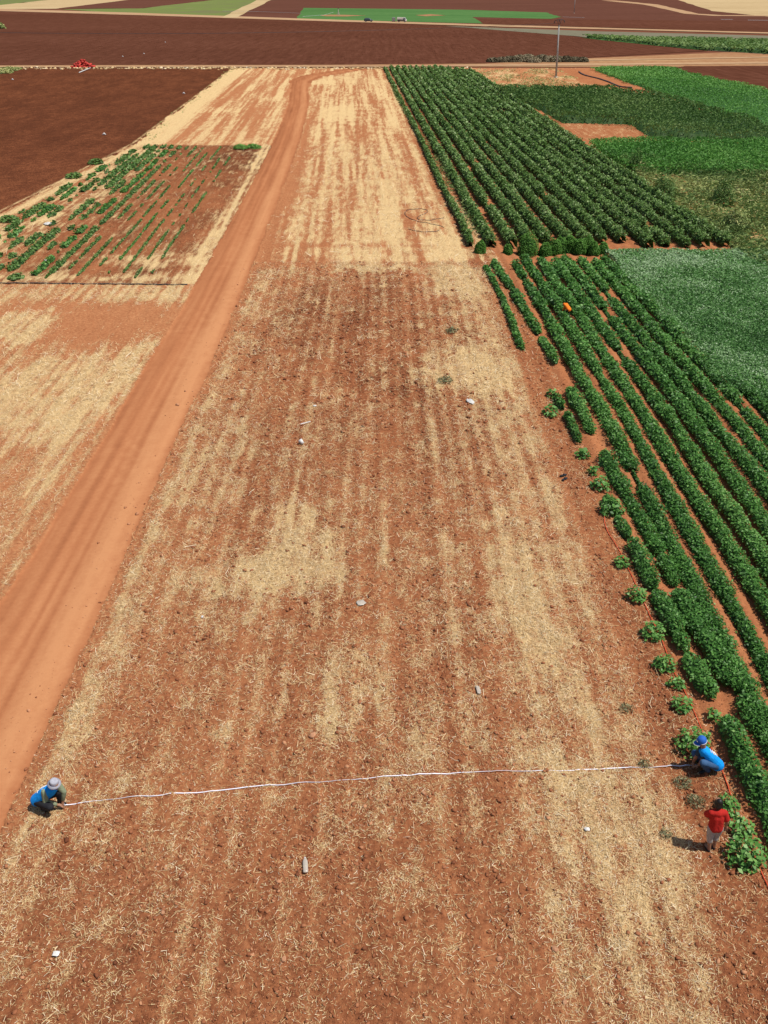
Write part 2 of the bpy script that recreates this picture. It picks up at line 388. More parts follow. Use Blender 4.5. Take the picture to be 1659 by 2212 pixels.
def height(X, Y, z=None):
    X = np.asarray(X, float); Y = np.asarray(Y, float)
    if z is None: z = zones(X, Y)
    a = X-sh(Y)
    h = .035*(fbm(X*2.4, Y*2.0, 81, 3)-.5)+.11*(np.abs(fbm(X*5, Y*5, 82, 3)-.5))-.01
    h = h+.02*np.cos(a*2*math.pi/.9)*(vn(a*.6, Y*.1, 83))
    h = np.where(z == 1, .01*(vn(X*1.2, Y*.2, 84)-.5)-.02+.015*np.cos((seg_dist(ROAD, X, Y)+.75)*4.2), h)
    h = np.where(z == 4, .10*(fbm(X*1.1, Y*.7, 85, 3)-.5)+.02, h)
    h = np.where(z == 5, h*.6+.045*np.cos((a-7.95)*2*math.pi/.72), h)
    return h
def hz(x, y): return float(height(np.array([x]), np.array([y]))[0])
def on(u, v, dz=0.0):
    x, y, _ = at(u, v); return (x, y, hz(x, y)+dz)

# ------------------------------------------------------------------ ground: base sheet, then the near fields as one fine net cut by zone
me = bpy.data.meshes.new('ground')
gb = MB(); gb.add([(-7000, -300, -.09), (7000, -300, -.09), (7000, 9000, -.09), (-7000, 9000, -.09)], [(0, 1, 2, 3)])
M['far_earth'] = far_mat('far_earth', [(.3, (.12, .044, .026)), (.7, (.20, .08, .046))], .01, .05, .2)
tag(gb.build('ground', M['far_earth']), kind='structure')
vs = np.arange(2480, 143.4, -2.5)
Yr = np.concatenate([np.arange(-12, at(0, 2480)[1]-.1, .35), np.array([at(0, v)[1] for v in vs])]); Yr = Yr[Yr < 209.5]
Yr = np.append(Yr, 209.5)
sc_ = np.linspace(-1, 1, 720)
c_ = np.maximum(Yr, 6)*math.cos(TH)+H*math.sin(TH); hw = 829.5/1900*c_*1.18+5.0
GX = hw[:, None]*sc_[None, :]; GY = np.repeat(Yr[:, None], len(sc_), 1)
gz = zones(GX, GY); st_, tn_, rg_, gr_ = fields(GX, GY); GZ = height(GX, GY, gz)
nr, nc = GX.shape
V = np.stack([GX, GY, GZ], -1).reshape(-1, 3)
idx = np.arange(nr*nc).reshape(nr, nc)
Q = np.stack([idx[:-1, :-1], idx[:-1, 1:], idx[1:, 1:], idx[1:, :-1]], -1).reshape(-1, 4)
fc = zones(V[Q].mean(1)[:, 0], V[Q].mean(1)[:, 1])
fcY = V[Q].mean(1)[:, 1]
for nm, sel in (('stubble_field', fc == 0), ('dirt_road', fc == 1), ('straw_field', fc == 2), ('vegetable_plot', fc == 3),
                ('ploughed_field', fc == 4), ('crop_earth', fc == 5), ('waste_ground', fc == 6)):
    q = Q[sel]; u, inv = np.unique(q.ravel(), return_inverse=True)
    o = mesh_np(nm, V[u], inv.reshape(-1, 4), M['field'], None, dict(straw=st_.ravel()[u], tone=tn_.ravel()[u], rough=rg_.ravel()[u], green=gr_.ravel()[u]), True)
    tag(o, kind='structure')

# ------------------------------------------------------------------ far fields: flat sheets, each a few centimetres over the one below
FAR = dict(
    plough=far_mat('far_plough', [(.34, (.066, .0235, .0135)), (.5, (.108, .040, .0235)), (.66, (.158, .064, .040))], .8, .05, .35, bump=.5),
    plough2=far_mat('far_plough_dry', [(.32, (.080, .032, .021)), (.5, (.118, .048, .032)), (.68, (.165, .070, .048))], .02, .35, .25),
    straw=far_mat('far_straw', [(.3, (.30, .20, .10)), (.5, (.47, .34, .18)), (.7, (.56, .43, .25))], .01, .08, .12),
    green=far_mat('far_green', [(.3, (.045, .115, .03)), (.5, (.075, .165, .05)), (.7, (.12, .215, .07))], .02, .06, .3),
    weed=far_mat('far_weed', [(.3, (.15, .09, .055)), (.42, (.16, .15, .075)), (.54, (.15, .20, .05)), (.7, (.30, .27, .14))], .012, .05, .06),
    track=far_mat('far_track', [(.3, (.28, .15, .08)), (.5, (.42, .26, .145)), (.7, (.54, .36, .21))], .03, .25, .3),
    verge=far_mat('far_verge', [(.30, (.20, .085, .045)), (.45, (.30, .14, .07)), (.55, (.38, .22, .11)), (.68, (.50, .34, .18))], .04, .5, .5),
    greyweed=far_mat('grey_weeds', [(.3, (.10, .115, .06)), (.45, (.17, .15, .10)), (.6, (.20, .19, .13)), (.75, (.16, .22, .08))], .03, .2, .25))
def sheet(name, pts, mat, z, n=10):
    P = []
    for (u0, v0), (u1, v1) in zip(pts, pts[1:]+pts[:1]):
        for k in range(n):
            x, y, _ = at(u0+(u1-u0)*k/n, v0+(v1-v0)*k/n)
            w = y*.0022
            x += (random.random()-.5)*w; y += (random.random()-.5)*w
            P.append((x, y, z))
    m = MB(); m.add(P, [tuple(range(len(P)))[::-1]]); o = m.build(name, mat)
    me = o.data
    if me.polygons[0].normal.z < 0: me.flip_normals()
    return tag(o, kind='structure')
sheet('verge', [(-300, 143.8), (2000, 143.8), (2000, 112), (1580, 112), (1050, 136), (-300, 140)], FAR['verge'], -.030)
sheet('ploughed_field', [(-300, 141.2), (-300, 12), (0, 22), (640, 43), (1100, 60), (1240, 79), (1400, 97), (1530, 110), (1300, 122), (1050, 137), (700, 139.5)], FAR['plough'], .0)
sheet('cross_road', [(-300, 145.6), (300, 144.6), (830, 144.2), (1200, 141.6), (2000, 134), (2000, 131), (1200, 138), (830, 141.6), (300, 142.2), (-300, 142.8)], FAR['track'], .02)
sheet('side_track', [(1080, 133), (1400, 127), (2000, 116), (2000, 118.5), (1400, 129), (1090, 134)], FAR['track'], .03)
sheet('weed_strip', [(960, 56), (1300, 68), (2000, 86), (2000, 128), (1659, 117), (1530, 109), (1400, 96), (1240, 78)], FAR['greyweed'], .03)
sheet('ploughed_field', [(1140, 0), (1250, -6), (2100, -6), (2100, 82), (1659, 70), (1330, 60), (1000, 52), (640, 40), (480, 36), (560, 0), (800, -8)], FAR['plough2'], .03)
sheet('grass_field', [(640, 41), (655, 17), (1000, 21), (1180, 27), (1212, 37), (1190, 41), (1020, 37), (1045, 51)], FAR['green'], .06)
sheet('ploughed_field', [(1000, 40), (1230, 42), (1659, 46), (2100, 50), (2100, 84), (1659, 72), (1340, 60), (1045, 52)], FAR['plough'], .05)
sheet('weed_field', [(130, 20), (310, 18), (452, -3), (700, -8), (560, 2), (485, 37), (300, 31)], FAR['weed'], .05)
sheet('straw_field', [(-300, 22), (120, 19), (300, -3), (-100, -3), (60, 6)], FAR['straw'], .05)
sheet('weed_field', [(-300, -4), (140, -4), (0, 11), (-300, 16)], FAR['weed'], .07)
sheet('ploughed_field', [(125, 18), (290, -1), (470, -1), (300, 18.5)], FAR['plough2'], .07)
sheet('straw_field', [(1450, -4), (2100, -4), (2100, 40), (1659, 36), (1540, 24)], FAR['straw'], .07)
sheet('far_track', [(-300, 12), (0, 19), (300, 28), (640, 40), (1045, 53), (1659, 70.5), (2100, 83), (2100, 87), (1659, 73), (1045, 57), (640, 44), (300, 33), (0, 24), (-300, 17)], FAR['track'], .09)
sheet('far_track', [(1330, 1), (1420, 10), (1510, 30), (1560, 33), (1900, 35), (1900, 37), (1540, 34.5), (1480, 30), (1390, 10), (1300, 1)], FAR['track'], .10)
sheet('far_track', [(480, 38), (555, 0), (585, 0), (510, 38)], FAR['straw'], .10)
sheet('grass_field', [(1255, 82), (1659, 90), (2000, 97), (2000, 130), (1659, 115), (1420, 99)], FAR['green'], .06)

# ------------------------------------------------------------------ loose straw and clods (uncountable)
def straw_mesh():
    VV = []; TT = []
    def band(y0, y1, n, k, xr, tall=1.0):
        X = rng.uniform(xr[0], xr[1], n); Y = rng.uniform(y0, y1, n); X = X+sh(Y)
        z = zones(X, Y); s, t, r, g = fields(X, Y)
        p = np.clip(s*1.12, 0, 1)**1.35; p = np.where(z == 3, p*.35, p)
        p = np.where(z == 4, 0, p); p = np.where(z == 1, p*.5, p)
        # clump straw into tufts and wisps
        p = np.where((z == 0) & (Y < 56), np.maximum(p, .10), p); p *= .32+2.0*vn(X*3.1, Y*2.6, 91)*vn(X*9, Y*9, 92)
        q = rng.random(n) < p; X = X[q]; Y = Y[q]; n = len(X)
        L = rng.gamma(3.0, .036, n)*k+.03*k; w = np.maximum(rng.uniform(.0028, .0058, n)*max(k, .8), .0)
        an = rng.normal(0, .9, n)+np.where(rng.random(n) < .5, math.pi/2, 0); el = rng.normal(.10, .32, n)*tall
        d = np.stack([np.cos(an)*np.cos(el), np.sin(an)*np.cos(el), np.sin(el)], -1)
        sd_ = np.stack([-np.sin(an), np.cos(an), rng.normal(0, .4, n)], -1)
        c = np.stack([X, Y, height(X, Y)+np.abs(np.sin(el))*L*.5+rng.uniform(.004, .02, n)*min(k, 2)], -1)
        b = rng.normal(0, .10, n)[:, None]*L[:, None]*sd_
        p0 = c-d*L[:, None]*.5; p1 = c+d*L[:, None]*.5+b; ww = sd_*w[:, None]
        VV.append(np.stack([p0-ww, p0+ww, p1+ww*.6, p1-ww*.6], 1).reshape(-1, 3))
        TT.append(np.repeat(np.clip(rng.beta(1.3, 1.3, n)+np.where(rng.random(n) < .06, .5, 0), 0, 1), 4))
    for (y0, y1, n, k) in ((4, 9, 210000, .42), (9, 15, 300000, .46), (15, 23, 290000, .58), (23, 34, 230000, .80), (34, 56, 170000, 1.2)): band(y0, y1, n, k, (-9, 8.2))
    band(4, 14, 16000, .85, (-9, 8.2)); band(14, 34, 26000, 1.05, (-9, 8.2))
    band(14, 34, 120000, .85, (-21, -10.6)); band(34, 52, 80000, 1.3, (-27, -10.6))
    band(52, 104, 60000, 2.0, (-30, 7.6))
    V = np.concatenate(VV); T = np.concatenate(TT)
    return mesh_np('loose_straw', V, np.arange(len(V)).reshape(-1, 4), M['straw'], None, dict(tint=T))
tag(straw_mesh(), 'pale loose straw and stubble strewn over the red stubble fields', 'straw', kind='stuff')

ph = (1+5**.5)/2
ICO = np.array([(-1, ph, 0), (1, ph, 0), (-1, -ph, 0), (1, -ph, 0), (0, -1, ph), (0, 1, ph), (0, -1, -ph), (0, 1, -ph), (ph, 0, -1), (ph, 0, 1), (-ph, 0, -1), (-ph, 0, 1)])/math.hypot(1, ph)
ICF = np.array([(0, 11, 5), (0, 5, 1), (0, 1, 7), (0, 7, 10), (0, 10, 11), (1, 5, 9), (5, 11, 4), (11, 10, 2), (10, 7, 6), (7, 1, 8), (3, 9, 4), (3, 4, 2), (3, 2, 6), (3, 6, 8), (3, 8, 9), (4, 9, 5), (2, 4, 11), (6, 2, 10), (8, 6, 7), (9, 8, 1)])
def clods():
    VV = []; TT = []
    for (y0, y1, n, k) in ((4, 11, 70000, .85), (11, 18, 70000, .95), (18, 30, 60000, 1.15), (30, 56, 40000, 1.6)):
        X = rng.uniform(-9, 9.5, n); Y = rng.uniform(y0, y1, n)
        z = zones(X, Y); s, t, r, g = fields(X, Y)
        p = np.clip(.35+(t-.3)*2.2, .1, 1)*np.clip(1.2-s, .1, 1)*(.3+1.6*vn(X*1.6, Y*.9, 95)**1.5)
        p = np.where(z == 1, .05*(rng.random(n) < .7), p); p = np.where(z == 5, .25, p)
        q = rng.random(n) < p; X = X[q]; Y = Y[q]; n = len(X)
        R = (.008+rng.pareto(2.9, n)*.010).clip(.006, .050)*k
        pts = ICO[None]*(1+rng.normal(0, .30, (n, 12)))[..., None]
        an = rng.uniform(0, 6.28, n); cs, sn = np.cos(an)[:, None], np.sin(an)[:, None]
        ex = rng.uniform(.8, 1.35, n)[:, None]; x = pts[..., 0]*ex; y = pts[..., 1]; zz = pts[..., 2]*rng.uniform(.55, .9, n)[:, None]
        P = np.stack([x*cs-y*sn, x*sn+y*cs, zz], -1)*R[:, None, None]
        P += np.stack([X, Y, height(X, Y)+R*.35], -1)[:, None]
        VV.append(P.reshape(-1, 3)); tt = np.clip(.76-(t[q]-.35)*.9-R*2.0/k+rng.normal(0, .22, n)+np.where(rng.random(n) < .06, .35, 0), 0, 1); TT.append(np.repeat(tt, 12))
    V = np.concatenate(VV); n = len(V)//12
    Fc = (ICF[None]+12*np.arange(n)[:, None, None]).reshape(-1, 3)
    return mesh_np('soil_clods', V, Fc, M['clod'], None, dict(tint=np.concatenate(TT)))
tag(clods(), 'red brown clods and pebbles lying loose on the stubble strip', 'clods', kind='stuff')

# ------------------------------------------------------------------ leaves
def leaves(P, L, up, spread=.6, asp=.62, tint=None, out=None, fold=.25):
    """rhombic leaves at P (n,3) of length L (n,), blades facing up, tilted by spread"""
    n = len(P)
    an = rng.uniform(0, 2*math.pi, n)
    nrm = np.stack([rng.normal(0, spread, n), rng.normal(0, spread, n), np.full(n, up)], -1)
    if out is not None: nrm = nrm+out
    nrm /= np.linalg.norm(nrm, axis=1)[:, None]
    d = np.stack([np.cos(an), np.sin(an), np.zeros(n)], -1); d -= nrm*(d*nrm).sum(1)[:, None]; d /= np.linalg.norm(d, axis=1)[:, None]+1e-9
    s = np.cross(nrm, d); L = L[:, None]; w = L*asp*.5
    b = P-d*L*.5; t = P+d*L*.5-nrm*L*.10; m = P-d*L*.06+nrm*L*fold*.3
    V = np.stack([b, m+s*w, t, m-s*w], 1).reshape(-1, 3)
    T = np.repeat(tint if tint is not None else rng.beta(2, 2, n), 4)
    return V, T
def leaf_object(name, parts, mat, parent=None, core=None):
    V = np.concatenate([p[0] for p in parts]); T = np.concatenate([p[1] for p in parts])
    Fc = [np.arange(len(V)).reshape(-1, 4)]
    if core is not None:
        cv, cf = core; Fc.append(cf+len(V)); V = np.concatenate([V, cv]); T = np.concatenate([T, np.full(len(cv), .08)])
    return mesh_np(name, V, Fc, mat, parent, dict(tint=T))
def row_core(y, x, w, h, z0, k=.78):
    """dark filler hull under the leaf skin, hides the soil behind"""
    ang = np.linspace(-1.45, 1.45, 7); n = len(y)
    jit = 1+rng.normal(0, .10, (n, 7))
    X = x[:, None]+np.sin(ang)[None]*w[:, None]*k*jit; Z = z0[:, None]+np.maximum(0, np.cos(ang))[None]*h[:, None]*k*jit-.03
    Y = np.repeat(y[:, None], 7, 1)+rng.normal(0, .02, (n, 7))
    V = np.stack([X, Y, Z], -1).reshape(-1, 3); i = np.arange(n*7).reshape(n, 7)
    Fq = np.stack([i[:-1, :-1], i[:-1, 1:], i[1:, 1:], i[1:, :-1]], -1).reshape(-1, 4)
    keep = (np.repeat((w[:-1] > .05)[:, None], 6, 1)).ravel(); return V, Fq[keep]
def crop_row(name, xf, y0, y1, wf, hf, lf, lai, mat, tintf, up=1.0, spread=.55, step=.25, asp=.62, zamp=0.0):
    """one row of plants along the tillage; xf, wf, hf, lf are functions of y"""
    y = np.arange(y0, y1, step); 
    if len(y) < 3: y = np.linspace(y0, y1, 4)
    x = xf(y); w = np.maximum(wf(y), 0); h = hf(y)*np.sqrt(np.clip(w/(w.max()+1e-6), 0, 1))
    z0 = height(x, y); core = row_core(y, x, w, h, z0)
    parts = []
    for a0, a1 in zip(np.linspace(y0, y1, 9)[:-1], np.linspace(y0, y1, 9)[1:]):
        L0 = float(lf((a0+a1)/2)); wm = wf(np.linspace(a0, a1, 20)).clip(0).mean(); hm = hf(np.linspace(a0, a1, 20)).mean()
        n = int(lai*(a1-a0)*(2*wm+1.1*hm)/(.5*L0*L0*asp))
        if n < 1: continue
        yy = rng.uniform(a0, a1, n); W_ = wf(yy); q = W_ > .04; yy = yy[q]; W_ = W_[q]; n = len(yy)
        if n < 1: continue
        Hh = hf(yy)*np.sqrt(np.clip(W_/(w.max()+1e-6), 0, 1)); ph_ = np.arcsin(rng.uniform(-1, 1, n))*1.02
        rr = 1.02-.36*rng.random(n)**1.8+rng.normal(0, .09, n)
        X = xf(yy)+np.sin(ph_)*W_*rr; Z = height(xf(yy), yy)+np.maximum(.03, np.cos(ph_)**.7*Hh*rr)
        L = L0*rng.uniform(.6, 1.35, n)
        out = np.stack([np.sin(ph_)*.55, np.zeros(n), np.zeros(n)], -1)
        parts.append(leaves(np.stack([X, yy, Z], -1), L, up, spread, asp, tintf(X, yy, Z, n), out))
    if not parts: return None
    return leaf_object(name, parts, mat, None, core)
def plant(name, loc, r, h, L, lai, mat, mean=.55, stem=True, spread=.6, up=.9, asp=.62):
    n = max(12, int(lai*2.6*r*r*math.pi/(.5*L*L*asp)))
    d = rng.normal(0, 1, (n, 3)); d[:, 2] = np.abs(d[:, 2]); d /= np.linalg.norm(d, axis=1)[:, None]
    rr = (.45+.6*rng.random(n)**.6)*(1+.35*(vn(np.arctan2(d[:, 1], d[:, 0])*1.4+loc[0]*7, d[:, 2]*2, 3)-.5))
    P = np.stack([d[:, 0]*r*rr, d[:, 1]*r*rr, .05+d[:, 2]*h*rr], -1)+np.array(loc)[None]
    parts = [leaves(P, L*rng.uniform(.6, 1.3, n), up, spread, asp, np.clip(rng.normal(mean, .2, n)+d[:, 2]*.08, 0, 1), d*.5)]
    # a few stems inside
    k = 7; an = rng.uniform(0, 6.28, k); tip = np.stack([np.cos(an)*r*.7, np.sin(an)*r*.7, np.full(k, h*.8)], -1)
    b = np.array(loc)[None]+np.zeros((k, 3)); w = np.array([.008+.004*r, 0, 0])
    sv = np.stack([b-w, b+w, b+tip+w*.5, b+tip-w*.5], 1).reshape(-1, 3)
    parts.append((sv, np.full(len(sv), .12)))
    o = leaf_object(name, parts, mat); return o
ORD = ['first', 'second', 'third', 'fourth', 'fifth', 'sixth', 'seventh', 'eighth', 'ninth', 'tenth', 'eleventh', 'twelfth', 'thirteenth', 'fourteenth', 'fifteenth', 'sixteenth', 'seventeenth', 'eighteenth', 'nineteenth', 'twentieth', 'twenty-first', 'twenty-second']
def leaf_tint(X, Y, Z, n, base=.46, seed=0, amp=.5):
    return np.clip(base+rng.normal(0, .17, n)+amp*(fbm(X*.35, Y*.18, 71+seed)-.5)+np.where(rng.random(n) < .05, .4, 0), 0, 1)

# ------------------------------------------------------------------ near right: low bean rows
def world_polyline(pts):
    p = sorted([at(u, v)[:2] for u, v in pts], key=lambda q: q[1]); return np.array(p)
def bean_L(y): return .080*max(1.0, y/22.0)**.9
def seg_profile(segs, base):
    def wf(y):
        y = np.asarray(y, float); w = np.zeros_like(y)
        for a, b, k in segs:
            t = np.clip(np.minimum(y-a, b-y)/.35, 0, 1); w = np.maximum(w, base*k*np.sqrt(t))
        return w*(.74+.40*vn(y*1.3, y*0+base*91, 33)+.40*vn(y*3.3, y*0+base*31, 43))
    return wf
def sy(v): return at(0, v)[1]
row_specs = []
# row nearest the stubble: broken into pieces
row_specs.append(([(1045, 575), (1087, 651), (1122, 745), (1206, 873), (1237, 930), (1318, 1100), (1347, 1145), (1387, 1227), (1450, 1352), (1508, 1470), (1568, 1575), (1612, 1666), (1650, 1745), (1720, 1900)],
    [(sy(b), sy(a), k) for a, b, k in ((578, 650, .5), (650, 759, .62), (859, 889, .55), (900, 962, .66), (1078, 1119, .85), (1121, 1168, .72), (1174, 1279, .95), (1282, 1417, .80), (1421, 1519, .90), (1564, 2000, .95))]))
row_specs.append(([(1068, 575), (1107, 630), (1137, 680), (1187, 763), (1254, 895), (1318, 1015), (1345, 1066), (1398, 1151), (1444, 1238), (1479, 1315), (1528, 1396), (1578, 1484), (1627, 1555), (1692, 1660), (1760, 1780)],
    [(sy(b), sy(a), k) for a, b, k in ((570, 627, .8), (631, 724, .92), (733, 791, .8), (846, 943, .92), (988, 1205, 1.0), (1207, 1270, .95), (1280, 1502, 1.05), (1515, 2000, 1.1))]))
for k in range(2, 14):
    a0 = .84*(k-2)
    row_specs.append(((a0, k), None))
for k, (pth, segs) in enumerate(row_specs):
    if segs is not None:
        pl = world_polyline(pth); xf = lambda y, pl=pl: np.interp(y, pl[:, 1], pl[:, 0])+.06*(vn(np.asarray(y)*.5, np.asarray(y)*0+3, 4)-.5)
        wf = seg_profile(segs, .26); y0, y1 = min(q[0] for q in segs)-.1, 56.6
    else:
        a0 = pth[0]
        xf = lambda y, a0=a0, k=k: a0+np.interp(np.asarray(y, float), [11, 14, 16, 22, 33, 48.5, 57], [9.35, 9.15, 8.92, 8.95, 8.88, 8.42, 8.12])+.16*(vn(np.asarray(y)*.22, np.asarray(y)*0+k*3.3, 4)-.5)
        def wf(y, k=k):
            y = np.asarray(y, float); w = (.302+.02*sm(24, 18, y)+.03*sm(36, 46, y))*(.62+.40*vn(y*1.0, y*0+k*5.7, 34)+.36*vn(y*3.1, y*0+k*3.1, 49)); gap = vn(y*.33, y*0+k*9.1, 35)
            return np.where(gap < .085, w*.15, np.where(gap < .17, w*.72, w))
        y0 = max(10.0, (a0+6.0)*1.4); y1 = 56.4-(k % 3)*.5 if k < 10 else 36.5
    hf = lambda y, k=k: .40*(.65+.4*vn(np.asarray(y, float)*.9, np.asarray(y, float)*0+k*2.9, 36)+.35*vn(np.asarray(y, float)*3, np.asarray(y, float)*0+k*1.9, 56))
    o = crop_row('crop_row', xf, y0, y1, wf, hf, bean_L, 1.45, M['leaf'], lambda X, Y, Z, n, k=k: np.clip(leaf_tint(X, Y, Z, n, .40, 0, .7)+.5*(Z-.25), 0, 1), .9, .7)  # tint patches vary the leaf colour and paint in sheen; higher leaves paler
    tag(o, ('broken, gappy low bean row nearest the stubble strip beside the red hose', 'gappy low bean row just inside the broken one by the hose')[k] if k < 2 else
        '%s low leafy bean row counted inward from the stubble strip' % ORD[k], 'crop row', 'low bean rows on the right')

# solid canopy where the rows have closed
def carpet(name, poly, n, L, h0, hamp, mat, tintf, up=1.0, spread=.5, asp=.6, seed=0, zs=(.5, .5), core=True, lo=.55):
    """closed canopy over a world polygon"""
    P = np.array(poly); x0, y0 = P.min(0); x1, y1 = P.max(0)
    X = rng.uniform(x0, x1, n); Y = rng.uniform(y0, y1, n); rg_w = (.5 if y1 < 60 else min(1.6, (y1-y0)*.02+.2)*2)
    q = in_poly(X+rg_w*(vn(Y*.5, X*.15, seed)-.5), Y+rg_w*(vn(X*.5, Y*.15, seed+1)-.5), poly); X = X[q]; Y = Y[q]; n = len(X)
    top = h0*(1-hamp+2*hamp*fbm(X*zs[0], Y*zs[1], 61+seed)); Z = top*np.where(rng.random(n) < .45, rng.random(n), 1-(1-lo)*rng.random(n)**2.0)
    Ls = (L(Y) if callable(L) else L)*rng.uniform(.6, 1.35, n)
    parts = [leaves(np.stack([X, Y, Z], -1), Ls, up, spread, asp, tintf(X, Y, Z, n))]
    cr = None
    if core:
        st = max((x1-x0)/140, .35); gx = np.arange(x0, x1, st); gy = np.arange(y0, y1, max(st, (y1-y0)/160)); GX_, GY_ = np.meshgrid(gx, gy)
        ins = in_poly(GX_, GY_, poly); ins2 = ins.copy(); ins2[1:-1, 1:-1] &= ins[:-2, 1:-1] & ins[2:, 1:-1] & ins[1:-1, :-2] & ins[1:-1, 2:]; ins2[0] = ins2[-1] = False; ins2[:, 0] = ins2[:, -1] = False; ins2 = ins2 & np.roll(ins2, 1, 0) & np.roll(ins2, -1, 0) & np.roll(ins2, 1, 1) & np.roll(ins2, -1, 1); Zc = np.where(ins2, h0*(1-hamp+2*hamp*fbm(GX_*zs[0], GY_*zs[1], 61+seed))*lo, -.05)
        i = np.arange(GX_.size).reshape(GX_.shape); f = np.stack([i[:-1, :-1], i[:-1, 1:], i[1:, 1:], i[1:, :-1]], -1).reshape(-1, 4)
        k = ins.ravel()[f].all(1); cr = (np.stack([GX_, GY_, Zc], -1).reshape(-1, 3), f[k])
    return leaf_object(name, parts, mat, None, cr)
CAN = [(14.45, 36), (14.3, 57.8), (24.5, 57.8), (30, 54), (30, 31), (18, 31.5), (16.0, 33)]
o = carpet('bean_canopy', CAN, 260000, lambda Y: .095*np.maximum(1, Y/40.), .40, .30, M['leaf_canopy'],
    lambda X, Y, Z, n: np.clip(.42+rng.normal(0, .19, n)+1.7*(fbm(X*.22, Y*.22, 73)-.47)+np.where(rng.random(n) < .10, .4, 0), 0, 1), .9, .65, .6, 3, (1.9, .7))  # pale patches and flecks paint sheen into the tint
tag(o, 'dense dark green bean canopy closed over its rows at the right', 'crop', kind='stuff')

# single plants along the hose
singles = [(1343, 1217, .26), (1373, 1290, .30), (1410, 1368, .34), (1434, 1438, .30), (1459, 1480, .22), (1472, 1526, .26), (1539, 1548, .18), (1497, 1612, .42), (1568, 1745, .27), (1600, 1795, .26), (1608, 1850, .40), (1190, 890, .34), (1192, 852, .24), (1258, 982, .28), (1281, 1020, .22), (1296, 1048, .36), (1318, 1100, .42)]
slab = ['small upright bean plant straddling the hose below the long broken row', 'loose bean plant with upright stems left of the hose', 'bushy double bean plant on the left of the hose', 'dark round bean plant left of the hose opposite a row end',
        'small bean plant touching the hose, above the round one', 'round bean plant left of the hose near the squatting person in the cap', 'pale weak seedling between the hose and the row end', 'wide leafy plant behind the squatting person in the blue cap',
        'bright leafy plant beside the head of the boy in red', 'upright leafy plant right of the boy in red', 'big floppy leafy plant at the right of the boy in red', 'round grey-green plant farthest out on the stubble edge', 'small plant behind the round grey-green one on the stubble edge',
        'small tuft of leaves beside a gap in the broken row', 'low flat plant left of the bushy pair', 'bright bushy plant at the top end of the red hose', 'broad pale bushy plant where the red hose starts']
for (u, v, r), lb in zip(singles, slab):
    x, y, _ = at(u, v+r*20); o = plant('bean_plant', (x, y, hz(x, y)), r, r*1.1, .115*max(1, y/21), .85, M['leaf'], .62 if v > 1200 else .5)
    tag(o, lb, 'plant', 'single plants along the hose')

# ------------------------------------------------------------------ upper right: rows of tall bushes
for k in range(14):
    a0 = 6.15+1.3*k
    xf = lambda y, a0=a0, k=k: a0+sh(y)+.22*(vn(np.asarray(y)*.15, np.asarray(y)*0+k*4.1, 4)-.5)
    def wf(y, k=k):
        y = np.asarray(y, float); b = .5+.5*np.sin(y*2*math.pi/1.25+k*1.9+2.5*vn(y*.2, y*0+k, 8)); g = vn(y*.28, y*0+k*7.3, 37)
        w = .37*(.58+.36*b+.36*vn(y*.9, y*0+k*3.3, 38)); w = w*(.62 if k == 0 else 1)
        return np.where(g < .07, w*.25, w)
    def hf(y, k=k):
        y = np.asarray(y, float); b = .5+.5*np.sin(y*2*math.pi/1.25+k*1.9+2.5*vn(y*.2, y*0+k, 8))
        return (.82 if k else .65)*(.62+.25*b+.35*vn(y*.7, y*0+k*2.2, 39))
    y0 = 59.0+(.9 if 2 < k < 9 else 0)+.8*vn(np.array([k*1.7]), np.array([2.0]), 5)[0]; y1 = 206-(0 if k < 10 else (k-9)*1.5)
    L = lambda y: .15*max(1.0, y/62.0)**1.05
    o = crop_row('bush_row', xf, y0, y1, wf, hf, L, 1.5, M['leaf_bush'], lambda X, Y, Z, n, k=k: np.clip(leaf_tint(X, Y, Z, n, .50, k, .35)+.42*(Z-.42), 0, 1), .8, .6, .4)  # tint rises with height: lit tops and darker sides painted into the leaves
    tag(o, '%s tall dark green bush row counted from the straw strip' % ORD[k] if k not in (0, 13) else ('thin outermost bush row with weeds along the straw strip' if k == 0 else 'outermost tall bush row beside the weedy ground on the right'), 'crop row', 'rows of tall bushes')

